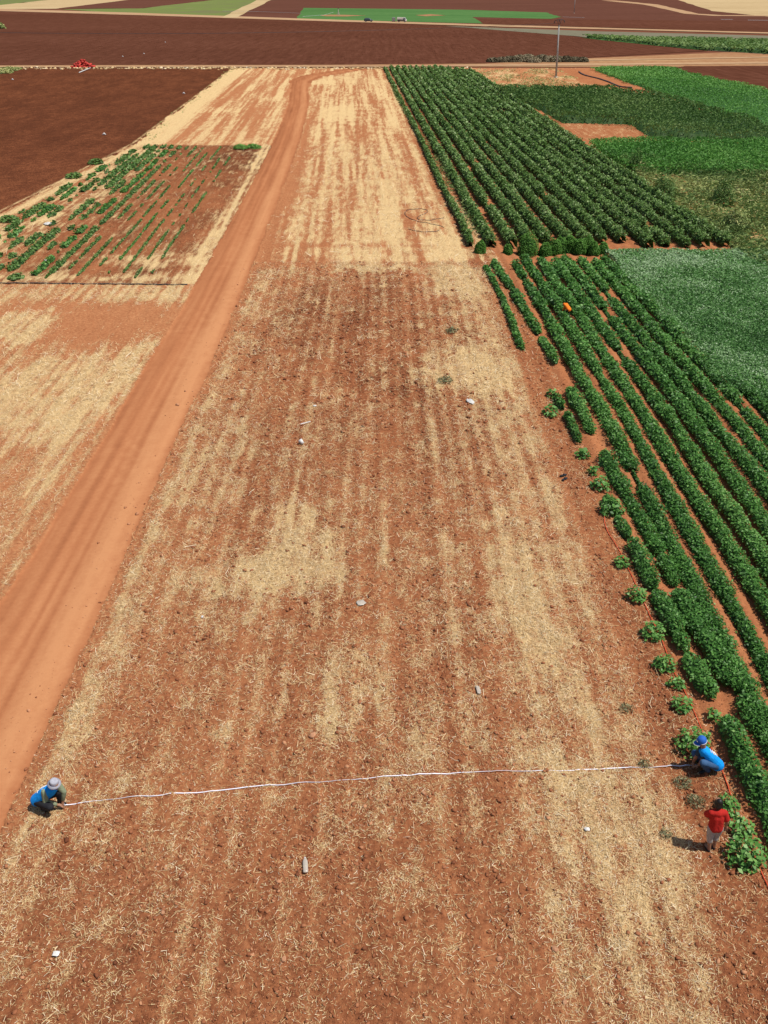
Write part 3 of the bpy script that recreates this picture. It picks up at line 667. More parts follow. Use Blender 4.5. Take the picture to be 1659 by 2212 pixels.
# round bright bushes in the gap between the two crops
koch = [(1037, 546, .38, 'small'), (1097, 548, .32, 'small'), (1140, 549, .72, 'big'), (1177, 552, .42, ''), (1197, 548, .50, ''), (1213, 544, .52, ''), (1230, 544, .55, 'tall'), (1250, 548, .50, ''), (1268, 545, .52, ''), (1282, 551, .40, ''), (1302, 548, .36, 'small')]
klab = ['small round bright bush at the stubble end of the bush line', 'lone small round bush between the stubble-end one and the biggest', 'biggest round bright green bush in the line between the crops', 'low round bush touching the right of the biggest one',
        'second round bush to the right of the biggest', 'third round bush to the right of the biggest, upright', 'tallest rounded bush in the middle of the bright line', 'round bush just right of the tallest bright one', 'upright round bush, third from the canopy end of the line', 'low round bush, second from the canopy end of the line', 'small round bush at the canopy end of the bright line']
for (u, v, r, _), lb in zip(koch, klab):
    x, y, _z = at(u, v); z0 = hz(x, y); n = 2600
    d = rng.normal(0, 1, (n, 3)); d[:, 2] = np.abs(d[:, 2]); d /= np.linalg.norm(d, axis=1)[:, None]
    rr = (.80+.22*rng.random(n))*(1+.22*(vn(d[:, 0]*3+u, d[:, 1]*3+d[:, 2]*2, 6)-.5)); hh = r*1.9
    P = np.stack([x+d[:, 0]*r*rr, y+d[:, 1]*r*rr, z0+.03+d[:, 2]*hh*rr], -1)
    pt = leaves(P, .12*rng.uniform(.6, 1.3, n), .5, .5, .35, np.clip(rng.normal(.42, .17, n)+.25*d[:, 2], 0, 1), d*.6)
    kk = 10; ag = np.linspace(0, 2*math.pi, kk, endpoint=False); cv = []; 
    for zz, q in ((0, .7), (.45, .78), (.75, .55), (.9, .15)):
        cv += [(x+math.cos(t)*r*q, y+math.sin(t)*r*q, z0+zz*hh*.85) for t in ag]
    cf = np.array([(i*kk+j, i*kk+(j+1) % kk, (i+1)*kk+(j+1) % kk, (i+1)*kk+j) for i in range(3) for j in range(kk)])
    o = leaf_object('round_bush', [pt], M['leaf_kochia'], None, (np.array(cv), cf)); tag(o, lb, 'bush', 'round bright bushes between the crops')

# ------------------------------------------------------------------ right edge: taller blocks and weeds
far_t = lambda base, amp, seed, fr=.12: (lambda X, Y, Z, n: np.clip(base+rng.normal(0, .16, n)+amp*(fbm(X*fr, Y*fr*.8, 70+seed)-.5), 0, 1))
P1 = pxpoly([(1068, 200), (1200, 201), (1300, 201), (1400, 212), (1480, 232), (1560, 258), (1700, 300), (1720, 316), (1400, 300), (1352, 270), (1206, 267), (1160, 240)])
o = carpet('tall_crop', P1, 60000, lambda Y: .27*np.maximum(1, Y/110.), 1.25, .35, M['leaf_tall'], far_t(.58, .9, 1), .45, .8, .4, 5, (.9, .35), True, .5)
tag(o, 'tall dark green crop block beyond the bush rows around a bare plot', 'crop', kind='stuff')
P2 = pxpoly([(1275, 318), (1420, 312), (1720, 318), (1720, 392), (1490, 382), (1360, 376), (1300, 342)])
o = carpet('green_crop', P2, 42000, lambda Y: .26*np.maximum(1, Y/100.), .9, .3, M['leaf_bright'], far_t(.55, .9, 2), .6, .7, .45, 6, (.7, .4), True, .5)
tag(o, 'bright green leafy crop block on the right in front of the tall dark crop', 'crop', kind='stuff')
P3 = pxpoly([(1275, 151), (1350, 148), (1440, 149), (1659, 198), (2000, 275), (2000, 390), (1659, 286), (1560, 254), (1400, 197)])
o = carpet('green_crop', P3, 60000, lambda Y: .22*np.maximum(1, Y/110.), .55, .25, M['leaf_bright'], far_t(.52, .7, 3, .06), .9, .55, .5, 7, (.5, .12), True, .6)
tag(o, 'bright green low crop field beyond the soil path at the upper right', 'crop', kind='stuff')
sheet('ploughed_field', [(1440, 147.5), (1480, 143.5), (2000, 141), (2000, 270), (1659, 196)], FAR['plough'], .06)
P4 = pxpoly([(1250, 80.5), (1420, 86), (1659, 92), (1990, 100), (1990, 128), (1659, 117), (1480, 105.5)])
o = carpet('hedge_crop', P4, 30000, .9, 1.1, .25, M['leaf_tall'], far_t(.80, .5, 4, .04), 1.0, .6, .5, 8, (.2, .05), True, .6)
tag(o, 'long dark green crop strip beyond the cross road at the right', 'crop', kind='stuff')
# weeds: thin scattered leaves in the rough ground
def weeds(name, poly, n, L, h, mat, tint, lb, seed, thr=.42):
    P = np.array(poly); x0, y0 = P.min(0); x1, y1 = P.max(0)
    X = rng.uniform(x0, x1, n); Y = rng.uniform(y0, y1, n); q = in_poly(X, Y, poly) & (fbm(X*.35, Y*.2, seed)+rng.normal(0, .05, n) > thr); X = X[q]; Y = Y[q]; n = len(X)
    Z = height(X, Y)+h*rng.random(n)*(.3+1.2*fbm(X*.5, Y*.3, seed+3))
    pt = leaves(np.stack([X, Y, Z], -1), L*rng.uniform(.5, 1.5, n), .35, .8, .22, tint(X, Y, Z, n))
    return tag(leaf_object(name, [pt], mat), lb, 'weeds', kind='stuff')
weeds('rough_weeds', WEEDS, 60000, .34, .75, M['leaf_weed'], far_t(.52, 1.2, 9, .1), 'rough pale green weeds and dry grass at the right edge', 50, .33)
weeds('rough_weeds', WEEDS, 20000, .30, 1.1, M['leaf_tall'], far_t(.55, .9, 10, .1), 'dark leggy weeds standing in the rough ground at the right', 57, .53)
LW = [(x+sh(y)*0, y) for x, y in [(6.9, 57), (6.8, 66), (6.1, 80), (5.5, 96), (4.0, 120), (3.0, 140), (2.0, 170), (1.0, 170), (2.2, 140), (3.2, 120), (4.6, 96), (5.2, 80), (5.6, 66), (6.0, 57)]]
weeds('edge_weeds', LW, 22000, .26, .6, M['leaf_weed'], far_t(.36, .6, 11, .2), 'grey green grassy weeds along the straw side of the bush rows', 60, .45)
LB = [(-33, 206), (-31, 180), (-29, 130), (-27.2, 105), (-25.8, 105), (-27.6, 130), (-29.8, 180), (-31, 206)]
weeds('edge_weeds', LB, 2500, .3, .3, M['leaf_weed'], far_t(.62, .5, 12, .2), 'thin dry weeds on the pale strip beside the dark ploughed field', 66, .52)
VG = VERGE
weeds('verge_weeds', VG, 7000, .4, .4, M['leaf_weed'], far_t(.75, .5, 13, .05), 'dry yellow weeds on the waste ground around the utility pole', 68, .50)
for (u, v, r, h, mt, lb) in ((1432, 432, 1.0, 1.7, 'leaf_tall', 'dark rounded bush standing in the weeds right of the bush rows'), (1558, 445, .9, 2.1, 'leaf_tall', 'tall dark tufted shrub among dry grass at the right edge'),
                             (1372, 372, .7, 1.9, 'leaf_tall', 'tall narrow dark shrub where bright crop meets the weeds'), (1590, 500, .9, 1.6, 'leaf_weed', 'pale reedy clump among weeds at the right edge'), (4, 62, 1.6, 2.0, 'leaf_weed', 'lone green tree-like shrub at the left edge of the far ploughed field')):
    x, y, _ = at(u, v); tag(plant('shrub', (x, y, 0), r, h, .2*max(1, y/75), 1.6, M[mt], .5, spread=.7, up=.5, asp=.35), lb, 'shrub')

# ------------------------------------------------------------------ left: vegetable plot rows
for k in range(18):
    a0 = -12.3-.88*k
    xf = lambda y, a0=a0, k=k: a0+sh(y)+.10*(vn(np.asarray(y)*.2, np.asarray(y)*0+k*4.7, 4)-.5)
    big = float(sm(6, 12, np.array([k*1.0]))[0])
    def wf(y, k=k, big=big, a0=a0):
        y = np.asarray(y, float); p = vn(y*.38, y*0+k*6.1, 44)*.6+vn(y*1.1, y*0+k*2.3, 45)*.4
        g = p+.10*sm(80, 98, y)*big-.05*(1-big)
        w = (.085+.25*big)*sm(.30+.10*big, .50+.09*big, g)*(.6+.9*vn(y*2.2, y*0+k, 46))
        w = np.where(a0+sh(y) < lbound(y)+1.5, 0, w); return np.where(k < 2, w*.45, w)
    y0 = 52.3+.5*(k % 3); y1 = 102.6
    hf = lambda y, big=big: (.12+.16*big)*(.8+.4*vn(np.asarray(y, float)*1.1, np.asarray(y, float)*0+3, 47))
    L = lambda y, big=big: (.12+.06*big)*max(1, y/60.)
    if wf(np.arange(y0, y1, .25)).max() < .06: continue
    o = crop_row('vegetable_row', xf, y0, y1, wf, hf, L, .75, M['leaf_bush'] if k % 5 else M['leaf'], lambda X, Y, Z, n: leaf_tint(X, Y, Z, n, .55, 5, .4), .9, .75)
    if o is None: continue
    tag(o, '%s patchy vegetable row counted leftward from the dirt road' % ORD[k], 'crop row', 'rows of the vegetable plot')
for (u, v, r, lb) in ((160, 384, .7, 'lone leafy squash plant on the dry edge halfway down the plot'), (22, 478, .7, 'lone leafy squash plant near the left frame edge by the ploughed field'), (35, 602, .45, 'small lone squash plant near the pipe in the lower left corner of the plot'), (207, 354, .75, 'leafy squash plant beside the ploughed field edge near the top of the plot')):
    x, y, _ = at(u, v); tag(plant('squash_plant', (x, y, hz(x, y)), r, r*.55, .24, 1.3, M['leaf_bush'], .5), lb, 'plant', 'lone squash plants')
for (u, v, lb) in ((520, 322, 'bright light green weed patch left end, by the road corner of the plot'), (548, 320, 'bright light green weed tuft nearest the dirt road at the plot top')):
    x, y, _ = at(u, v); tag(plant('weed_tuft', (x, y, hz(x, y)), .8, .4, .2, 1.0, M['leaf_bright'], .75), lb, 'weeds')

# ------------------------------------------------------------------ grey weeds in the stubble
for (u, v, r, lb) in ((1391, 1654, .17, 'grey green weed rosette lying over the measuring tape'), (1474, 1694, .26, 'dry grey weed clump just below the squatting person in the cap'), (1501, 1735, .26, 'grassy dry weed clump left of the boy in red'), (1438, 1805, .16, 'grey dry weed tuft left of the shadow of the boy'),
                     (962, 826, .42, 'low brown tumbleweed on the pale straw patch'), (975, 718, .4, 'faint dry tuft above the pale straw patch'), (1352, 1535, .2, 'dry green-grey weed in straw left of the hose')):
    x, y, _ = at(u, v); tag(plant('dry_weed', (x, y, hz(x, y)), r*.8, r*.45, .07*max(1, y/16), .42, M['leaf_grey'], .5, asp=.3, spread=1.0, up=.6), lb, 'weed')

# ------------------------------------------------------------------ hoses, pipes, tape
def smooth_path(pts, n=6):
    P = [Vector(p) for p in pts]; out = []
    for i in range(len(P)-1):
        p0, p1, p2, p3 = P[max(i-1, 0)], P[i], P[i+1], P[min(i+2, len(P)-1)]
        for k in range(n):
            t = k/n; out.append(.5*((2*p1)+(p2-p0)*t+(2*p0-5*p1+4*p2-p3)*t*t+(3*p1-p0-3*p2+p3)*t**3))
    return out+[P[-1]]
def ground_path(px, dz, n=6, jit=0.0):
    pts = smooth_path([at(u, v) for u, v in px], n); r_ = []
    for p in pts: r_.append((p.x+random.uniform(-jit, jit), p.y, hz(p.x, p.y)+dz))
    return r_
o = MB().tube(ground_path([(1303, 1090), (1305, 1110), (1309, 1143), (1340, 1195), (1362, 1241), (1381, 1279), (1400, 1323), (1433, 1394), (1452, 1446), (1479, 1495), (1520, 1587), (1556, 1657), (1585, 1738), (1600, 1779), (1633, 1860), (1664, 1930), (1720, 2060)], .03, 8), .014, 6).build('drip_hose', M['hose'], smooth=True)
tag(o, 'red orange drip hose along the edge of the bean rows', 'hose')
for px, r, lb in (([(-60, 611), (0, 613), (120, 613.5), (250, 615), (330, 615.5), (405, 616)], .04, 'black irrigation pipe along the near edge of the vegetable plot'),
                  ([(1250, 156), (1262, 163), (1290, 170), (1312, 177), (1340, 188), (1365, 190)], .12, 'dark pipe lying across the soil path right of the utility pole')):
    o = MB().tube(ground_path(px, r*.8, 6), r, 6).build('irrigation_pipe', M['pipe'], smooth=True); tag(o, lb, 'pipe')
zz = lambda x, y: ((1560+x/8.295)*.5486, (780+y/8.295)*.5486)
o = MB().tube(ground_path([zz(*p) for p in ((880, 545), (700, 640), (760, 710), (1000, 740), (1380, 690), (1560, 650))], .03), .019, 6).tube(
    ground_path([zz(*p) for p in ((1560, 960), (1200, 860), (800, 790), (450, 680), (280, 520), (400, 400), (750, 365), (980, 390), (1020, 450), (920, 530))], .03), .019, 6).tube(
    ground_path([zz(*p) for p in ((400, 1010), (560, 1070), (900, 1115), (1400, 1090))], .03), .019, 6).build('loose_hose', M['pipe'], smooth=True)
tag(o, 'dark hose lying in loops on the straw beside the bush rows', 'hose')
tp = smooth_path([at(u, v) for u, v in ((139, 1741), (160, 1737), (275, 1724), (470, 1708), (690, 1690), (860, 1677), (1010, 1670), (1160, 1666), (1330, 1661), (1400, 1659), (1505, 1654), (1516, 1653))], 14)
tv = []; tf = []
for i, p in enumerate(tp):
    lift = .06+.05*math.sin(i*.23)*math.sin(i*.071+1)+(.10 if i < 3 or i > len(tp)-4 else 0)
    z = hz(p.x, p.y)+lift*.40-.010*max(0, math.sin(i*.16+.6))**3; tw = .5*math.sin(i*.19); w = .0095
    tv += [(p.x, p.y-w*math.cos(tw), z-w*math.sin(tw)), (p.x, p.y+w*math.cos(tw), z+w*math.sin(tw))]
    if i: tf.append((2*i-2, 2*i, 2*i+1, 2*i-1))
m = MB(); m.add(tv, tf); o = m.build('measuring_tape', M['tape']); o.modifiers.new('thick', 'SOLIDIFY').thickness = .002
tag(o, 'white measuring tape stretched across the stubble between two squatting people', 'tape')

# far white irrigation pipes
for px, lb in (([(480, 24), (560, 25.5), (650, 29)], 'thin white irrigation pipe along the dark field left of the green one'), ([(1615, 93.5/1.0*.0+44), (1720, 45), (1900, 47)], 'white irrigation pipe across the dark field at the right edge'),
               ([(1557, 42.3), (1583, 42.5)], 'short white pipe lying in the dark field at the upper right'), ([(654, 71/1.0*.0+36), (700, 33), (720, 27)], 'thin pale pipe crossing the dark field toward the green one'), ([(1215, 37), (1262, 38.5)], 'pale pipe lying behind the top of the utility pole')):
    m = MB().tube([(*at(u, v)[:2], .12) for u, v in px], .07, 5); tag(m.build('irrigation_pipe', M['white_plastic']), lb, 'pipe')

# ------------------------------------------------------------------ litter
def crumple(name, u, v, sx, sy_, hgt, mat, lb, cat, rot=0.0, outline=None, n=9):
    """a crumpled scrap of film: a small net pushed into folds, with thickness"""
    x, y, _ = at(u, v); P = []; f = []
    for i in range(n):
        for j in range(n):
            a, b = i/(n-1)*2-1, j/(n-1)*2-1
            rr = 1-.25*random.random()*(max(abs(a), abs(b)) > .9); q = 1/max(1, math.hypot(a, b)*.92)
            px_, py_ = a*sx*.5*rr*q, b*sy_*.5*rr*q
            if outline: px_ *= outline(b)
            P.append((px_*math.cos(rot)-py_*math.sin(rot), px_*math.sin(rot)+py_*math.cos(rot), hgt*(.3+.7*random.random())*(1-.6*max(abs(a), abs(b)))+.012))
    for i in range(n-1):
        for j in range(n-1): f.append((i*n+j, (i+1)*n+j, (i+1)*n+j+1, i*n+j+1))
    m = MB(); m.add(P, f); o = m.build(name, mat, smooth=True); o.location = (x, y, hz(x, y)+.015)
    o.modifiers.new('thick', 'SOLIDIFY').thickness = .003
    return tag(o, lb, cat)
crumple('plastic_bag', 1016, 870, .34, .62, .12, M['white_plastic'], 'white crumpled plastic bag on straw near the bean rows', 'bag', .35, lambda b: .55+.45*(1-abs(b-.1)))
crumple('plastic_bag', 780, 1304, .30, .26, .06, M['clear_plastic'], 'torn clear plastic bag lying in the middle of the stubble', 'bag', .5)
crumple('plastic_bag', 1033, 1492, .12, .34, .05, M['clear_plastic'], 'long narrow pale plastic bag on bare red clods', 'bag', .15)
crumple('paper_scrap', 122, 2063, .15, .12, .05, M['white'], 'bright white jagged scrap near the lower left corner', 'scrap')
crumple('paper_scrap', 1268, 1793, .13, .10, .08, M['white'], 'bright white block-like scrap beside dark clods left of the boy', 'scrap')
crumple('paper_scrap', 437, 1333, .07, .12, .04, M['white_plastic'], 'small pale scrap at the left of the stubble strip', 'scrap')
crumple('paper_scrap', 680, 878, .16, .14, .05, M['white_plastic'], 'small white scrap above the curved plastic strip', 'scrap')
# curved strip, cup, bottle
x, y, _ = at(660, 917); m = MB(); P = []; f = []
for i in range(9):
    t = i/8; a = .3+t*.9
    for k in range(5):
        b = -.8+k*.4; P.append((-.22+t*.44, .10*math.sin(a)-.05+b*.04, .05+.05*math.cos(b)+.02*t))
    if i:
        for k in range(4): f.append(((i-1)*5+k, i*5+k, i*5+k+1, (i-1)*5+k+1))
m.add(P, f); o = m.build('plastic_shard', M['white_plastic'], smooth=True); o.modifiers.new('t', 'SOLIDIFY').thickness = .006; o.location = (x, y, hz(x, y)); o.rotation_euler = (0, 0, .35)
tag(o, 'curved white plastic shard standing above the white cup', 'shard')
x, y, _ = at(655, 960); from mathutils import Matrix
cup = MB().lathe([(.0, 0), (.055, 0), (.085, .19), (.078, .188), (.05, .012), (0, .012)], (0, 0, 0), 16, Matrix.Rotation(.9, 3, 'Y')).build('plastic_cup', M['white'], smooth=True); cup.location = (x, y, hz(x, y)+.05); cup.rotation_euler = (0, 0, 2.6)
tag(cup, 'small white plastic cup tipped over in the stubble', 'cup')
x, y, _ = at(660, 1875); br = empty('plastic_bottle', (x, y, hz(x, y)+.055), math.pi/2+.12); br.scale = (1, 1, .6); tag(br, 'flattened clear plastic bottle lying lengthwise in the lower stubble', 'bottle')
R_ = Matrix.Rotation(-math.pi/2, 3, 'Y')
MB().lathe([(0, .17), (.045, .165), (.052, .14), (.05, .05), (.052, -.02), (.05, -.09), (.035, -.135), (.017, -.16)], (0, 0, 0), 16, R_).build('body', M['clear_plastic'], br, True)
MB().lathe([(.017, -.16), (.019, -.162), (.019, -.185), (0, -.186)], (0, 0, 0), 12, R_).build('cap', M['white_plastic'], br, True)
for (u, v, rz, lb) in ((1216.5, 1030, .45, 'left black slipper of the pair lying on the straw edge'), (1219.5, 1037, .75, 'right black slipper of the pair lying on the straw edge')):
    x, y, _ = at(u, v); r0 = empty('slipper', (x, y, hz(x, y)+.03), rz); tag(r0, lb.replace('left', 'upper').replace('right', 'lower'), 'slipper', 'pair of slippers')
    m = MB(); out = [(-.14, .035), (-.10, .05), (0, .042), (.08, .055), (.13, .04), (.145, 0), (.13, -.035), (.08, -.045), (0, -.038), (-.10, -.045), (-.14, -.03)]
    n = len(out); m.add([(a, b, 0) for a, b in out]+[(a, b, .025) for a, b in out], [tuple(range(n))[::-1], tuple(range(n, 2*n))]+[(i, (i+1) % n, n+(i+1) % n, n+i) for i in range(n)]); m.build('sole', M['black'], r0)
    MB().tube([(.02, .05, .02), (.035, .03, .05), (.04, 0, .06), (.035, -.025, .05), (.02, -.045, .02)], .014, 6).build('strap', M['iron'], r0)
for (u, v, lb) in ((311, 117, 'bright white scrap on the far dark field right of the sack pile'), (265, 123, 'white scrap on the far dark field nearest the sack pile'), (357, 92, 'white scrap highest up on the far dark field'), (225, 292, 'lone white scrap low on the left ploughed field'), (397, 203, 'white scrap near the pale edge of the left ploughed field'), (27, 173, 'white scrap at the far left end of the ploughed field')):
    x, y, _ = at(u, v); m = MB()
    m.tube([(x-.2, y, .06), (x, y+.08, .16), (x+.22, y, .05)], [.05, .13, .04], 6); tag(m.build('plastic_scrap', M['white'], smooth=True), lb, 'scrap', 'white scraps on the ploughed fields')
crumple('plastic_bag', 104, 486, .7, .5, .25, M['white_plastic'], 'white plastic bag among the squash leaves', 'bag')
crumple('plastic_bag', 102, 565, .5, .3, .15, M['white_plastic'], 'white plastic bag low in the vegetable plot above the pipe', 'bag')

# stones in the foreground
for i, (u, v, r, lb) in enumerate(((302, 2017, .055, 'long tan stone low in the left foreground'), (613, 2075, .06, 'round tan stone casting a hard shadow in the lower middle'), (370, 2074, .05, 'tan stone left of the round one at the bottom'), (352, 1973, .05, 'pale round stone above the long tan one'), (1078, 2072, .06, 'tan stone in clods at the bottom centre right'),
                               (1103, 2023, .05, 'pale tan stone above another in the clods'), (1220, 2165, .05, 'tan pointed stone at the bottom edge'), (1199, 2051, .065, 'flat orange stone in the lower right stubble'), (675, 1592, .09, 'biggest reddish clod-like stone above the tape'), (915, 1716, .05, 'small tan stone just below the tape'))):
    x, y, _ = at(u, v); m = MB(); P = [tuple(q*(1+random.uniform(-.22, .22))*r*k_ for q, k_ in zip(p, (1.15, .9, .65))) for p in ICO]
    m.add(P, [tuple(f) for f in ICF]); o = m.build('stone', M['stone'], bevel=.008); o.location = (x, y, hz(x, y)+r*.45); o.rotation_euler = (0, 0, i*1.7); tag(o, lb, 'stone', 'stones in the stubble')

# ------------------------------------------------------------------ people
def skin(name, pts, edges, mat, parent=None, root=None, sub=2, voxel=None):
    """one continuous surface: tapered capsules along the bones of a joint graph, fused by a voxel remesh"""
    m = MB(); rad = lambda k: (sum(pts[k][3])/2 if isinstance(pts[k][3], tuple) else pts[k][3])
    for k in pts:
        r = rad(k); n = 10 if r < .02 else 16
        m.lathe([(r*math.sin(math.pi*i/8), -r*math.cos(math.pi*i/8)) for i in range(9)], pts[k][:3], n)
    for a, b in edges: m.tube([pts[a][:3], pts[b][:3]], [rad(a), rad(b)], 10 if rad(a) < .02 else 16)
    me = bpy.data.meshes.new(name); me.from_pydata(m.v, [], m.f); o = bpy.data.objects.new(name, me); C.objects.link(o)
    rm = o.modifiers.new('fuse', 'REMESH'); rm.mode = 'VOXEL'; rm.voxel_size = voxel or .009; rm.use_smooth_shade = True
    sm_ = o.modifiers.new('soften', 'SMOOTH'); sm_.iterations = 4 if name != 'body' else 1; sm_.factor = .5
    dg = bpy.context.evaluated_depsgraph_get(); m2 = bpy.data.meshes.new_from_object(o.evaluated_get(dg)); o.modifiers.clear()
    o.data = m2; m2.name = name; m2.materials.clear(); m2.materials.append(mat)
    m2.polygons.foreach_set('use_smooth', [True]*len(m2.polygons))
    if parent: o.parent = parent
    return o
def lerp(a, b, t): return tuple(a[i]+(b[i]-a[i])*t for i in range(3))
def V3(p): return Vector(p[:3])
def hand_graph(pts, edges, wrist, aim, tag_, side, curl=.5, k=1.0):
    """palm, four fingers and a thumb rooted at the wrist point, pointing along aim"""
    d = (Vector(aim)-V3(pts[wrist])).normalized(); s = d.cross(Vector((0, 0, 1))).normalized()*side; n = s.cross(d).normalized()
    if n.z > 0: n = -n
    w = V3(pts[wrist]); p = w+d*.07*k; pts[tag_+'palm'] = (*p, (.034*k, .018*k)); edges.append((wrist, tag_+'palm'))
    for i, (o_, ln) in enumerate(((-.028, .068), (-.010, .078), (.010, .074), (.027, .056))):
        a = p+s*o_*k+d*.018*k; b = a+d*ln*.5*k+n*.012*k; c_ = b+(d*(1-curl)+n*curl).normalized()*ln*.5*k; q = tag_+'f%d' % i
        pts[q+'a'] = (*a, .0095*k); pts[q+'b'] = (*b, .0088*k); pts[q+'c'] = (*c_, .0072*k); edges += [(tag_+'palm', q+'a'), (q+'a', q+'b'), (q+'b', q+'c')]
    a = w+d*.035*k-s*.036*k; b = a+(d*.7-s*.6+n*.3).normalized()*.035*k; c_ = b+(d*.9+n*.4).normalized()*.026*k
    pts[tag_+'t1'] = (*a, .012*k); pts[tag_+'t2'] = (*b, .010*k); pts[tag_+'t3'] = (*c_, .008*k); edges += [(tag_+'palm', tag_+'t1'), (tag_+'t1', tag_+'t2'), (tag_+'t2', tag_+'t3')]
def head_bits(parent, hc, face, k, mat):
    """nose, ears and a face on a skinned head: child features at the head centre hc, looking along face"""
    f = Vector(face).normalized(); s = f.cross(Vector((0, 0, 1))).normalized(); u = s.cross(f).normalized(); h = Vector(hc); m = MB()
    P = lambda a, b, c: tuple(h+f*a*k+s*b*k+u*c*k)
    for q in (-1, 1):
        MB().tube([P(-.005, q*.074, .03), P(-.02, q*.088, .012), P(-.012, q*.080, -.025)], [.010*k, .016*k, .008*k], 6).build('ear', mat, parent, True)
        MB().tube([P(.082, q*.022, .022), P(.084, q*.044, .022)], .007*k, 6).build('eye', M['black'], parent, True)
    m.tube([P(.085, 0, .02), P(.108, 0, -.008), P(.094, 0, -.022)], [.008*k, .013*k, .009*k], 6); m.build('nose', mat, parent, True)
    MB().tube([P(.086, -.022, -.048), P(.092, 0, -.050), P(.086, .022, -.048)], .006*k, 6).build('mouth', M['hose'], parent, True)
def shoe(parent, heel, toe, mat, k=1.0, name='shoe'):
    a, b = Vector(heel), Vector(toe); pts = {'h': (*a, (.040*k, .045*k)), 'm': (*a.lerp(b, .5), (.045*k, .038*k)), 't': (*b, (.036*k, .024*k))}
    return skin(name, pts, [('h', 'm'), ('m', 't')], mat, parent)
def person(label, loc, J, mats, kind):
    """J: joints in world space; clothes are separate skins a little larger than the body"""
    root = empty('person', loc); tag(root, label, 'person'); L = Vector(loc)
    J = {k: tuple(Vector(v)-L) for k, v in J.items()}
    sc = {'boy': .80, 'crouched': .72}.get(kind, 1.0)
    mid = lerp(J['shN'], J['shF'], .5); neck = lerp(mid, J['head'], .42)
    chest = lerp(J['pelvis'], mid, .72); waist = lerp(J['pelvis'], mid, .34)
    # hips apart along the line between the knees or shoulders
    hx = (Vector(J['shF'])-Vector(J['shN'])).normalized()*.085*sc
    hN = tuple(Vector(J['pelvis'])-hx); hF = tuple(Vector(J['pelvis'])+hx)
    B = dict(pelvis=(*J['pelvis'], (.135*sc, .11*sc)), waist=(*waist, (.115*sc, .10*sc)), chest=(*chest, (.135*sc, .105*sc)), mid=(*mid, (.10*sc, .09*sc)), neck=(*neck, .052*sc), head=(*J['head'], (.082*sc**.5, .095*sc**.5)))
    hd = Vector(J['head'])-Vector(neck); B['crown'] = (*(Vector(J['head'])+hd.normalized()*.075*sc**.5), .070*sc**.5)
    E_ = [('pelvis', 'waist'), ('waist', 'chest'), ('chest', 'mid'), ('mid', 'neck'), ('neck', 'head'), ('head', 'crown')]
    for s in 'NF':
        B['sh'+s] = (*J['sh'+s], .056*sc); B['el'+s] = (*J['el'+s], .042*sc); B['ha'+s] = (*J['ha'+s], .029*sc)
        B['fo'+s] = (*lerp(J['el'+s], J['ha'+s], .35), .042*sc)
        B['hip'+s] = (*(hN if s == 'N' else hF), .088*sc); B['th'+s] = (*lerp(hN if s == 'N' else hF, J['kn'+s], .45), .076*sc)
        B['kn'+s] = (*J['kn'+s], .056*sc); B['ca'+s] = (*lerp(J['kn'+s], J['an'+s], .35), .054*sc); B['an'+s] = (*J['an'+s], .036*sc); B['to'+s] = (*J['to'+s], .026*sc)
        E_ += [('mid', 'sh'+s), ('sh'+s, 'el'+s), ('el'+s, 'fo'+s), ('fo'+s, 'ha'+s), ('pelvis', 'hip'+s), ('hip'+s, 'th'+s), ('th'+s, 'kn'+s), ('kn'+s, 'ca'+s), ('ca'+s, 'an'+s), ('an'+s, 'to'+s)]
    Bb = dict(B)
    for s, sd_ in (('N', 1), ('F', -1)):
        aim = Vector(J['ha'+s])+(Vector(J['ha'+s])-Vector(J['el'+s])).normalized()*.2
        if 'aim'+s in J: aim = Vector(J['aim'+s])
        hand_graph(Bb, E_, 'ha'+s, aim, s, sd_, .55, sc)
    skin('body', Bb, E_, M['skin'], root, 'pelvis', voxel=.007)
    face = Vector(J['look'])-Vector(J['head']); head_bits(root, J['head'], face, sc**.5, M['skin'])
    gr = lambda k, g: (*B[k][:3], tuple(q+g for q in B[k][3]) if isinstance(B[k][3], tuple) else B[k][3]+g)
    # trousers / shorts
    lower = {'pelvis': gr('pelvis', .012)}; le = []
    for s in 'NF':
        for a, b in (('pelvis', 'hip'+s), ('hip'+s, 'th'+s), ('th'+s, 'kn'+s)): le.append((a, b))
        for q in ('hip', 'th', 'kn'): lower[q+s] = gr(q+s, .022)
        if kind == 'boy':
            lower['hm'+s] = (*lerp(B['kn'+s][:3], B['an'+s][:3], .22), .078*sc); le.append(('kn'+s, 'hm'+s))
        else:
            lower['ca'+s] = gr('ca'+s, .022); lower['an'+s] = (*lerp(B['an'+s][:3], B['ca'+s][:3], .12), .062); le += [('kn'+s, 'ca'+s), ('ca'+s, 'an'+s)]
    skin('shorts' if kind == 'boy' else 'trousers', lower, le, M[mats['lower']], root, 'pelvis')
    # sleeves, or a short-sleeved shirt
    g = .022
    lat = (Vector(J['shF'])-Vector(J['shN'])).normalized(); wd = .055*sc if kind != 'boy' else .036
    up = {}; ue = []
    for q in (-1, 1):
        for nm, p, r_ in (('hem', lerp(J['pelvis'], waist, -.05 if kind != 'boy' else .12), .142*sc), ('waist', waist, .132*sc), ('chest', chest, .128*sc), ('mid', lerp(chest, mid, .8), .105*sc)):
            up[nm+str(q)] = (*(Vector(p)+lat*wd*q), r_)
        ue += [('hem%d' % q, 'waist%d' % q), ('waist%d' % q, 'chest%d' % q), ('chest%d' % q, 'mid%d' % q)]
    ue += [(nm+'-1', nm+'1') for nm in ('hem', 'waist', 'chest', 'mid')]
    up['mid'] = gr('mid', g-.004); ue += [('mid-1', 'mid'), ('mid', 'mid1')]
    up['col'] = (*lerp(mid, neck, .55), .070*sc); ue.append(('mid', 'col'))
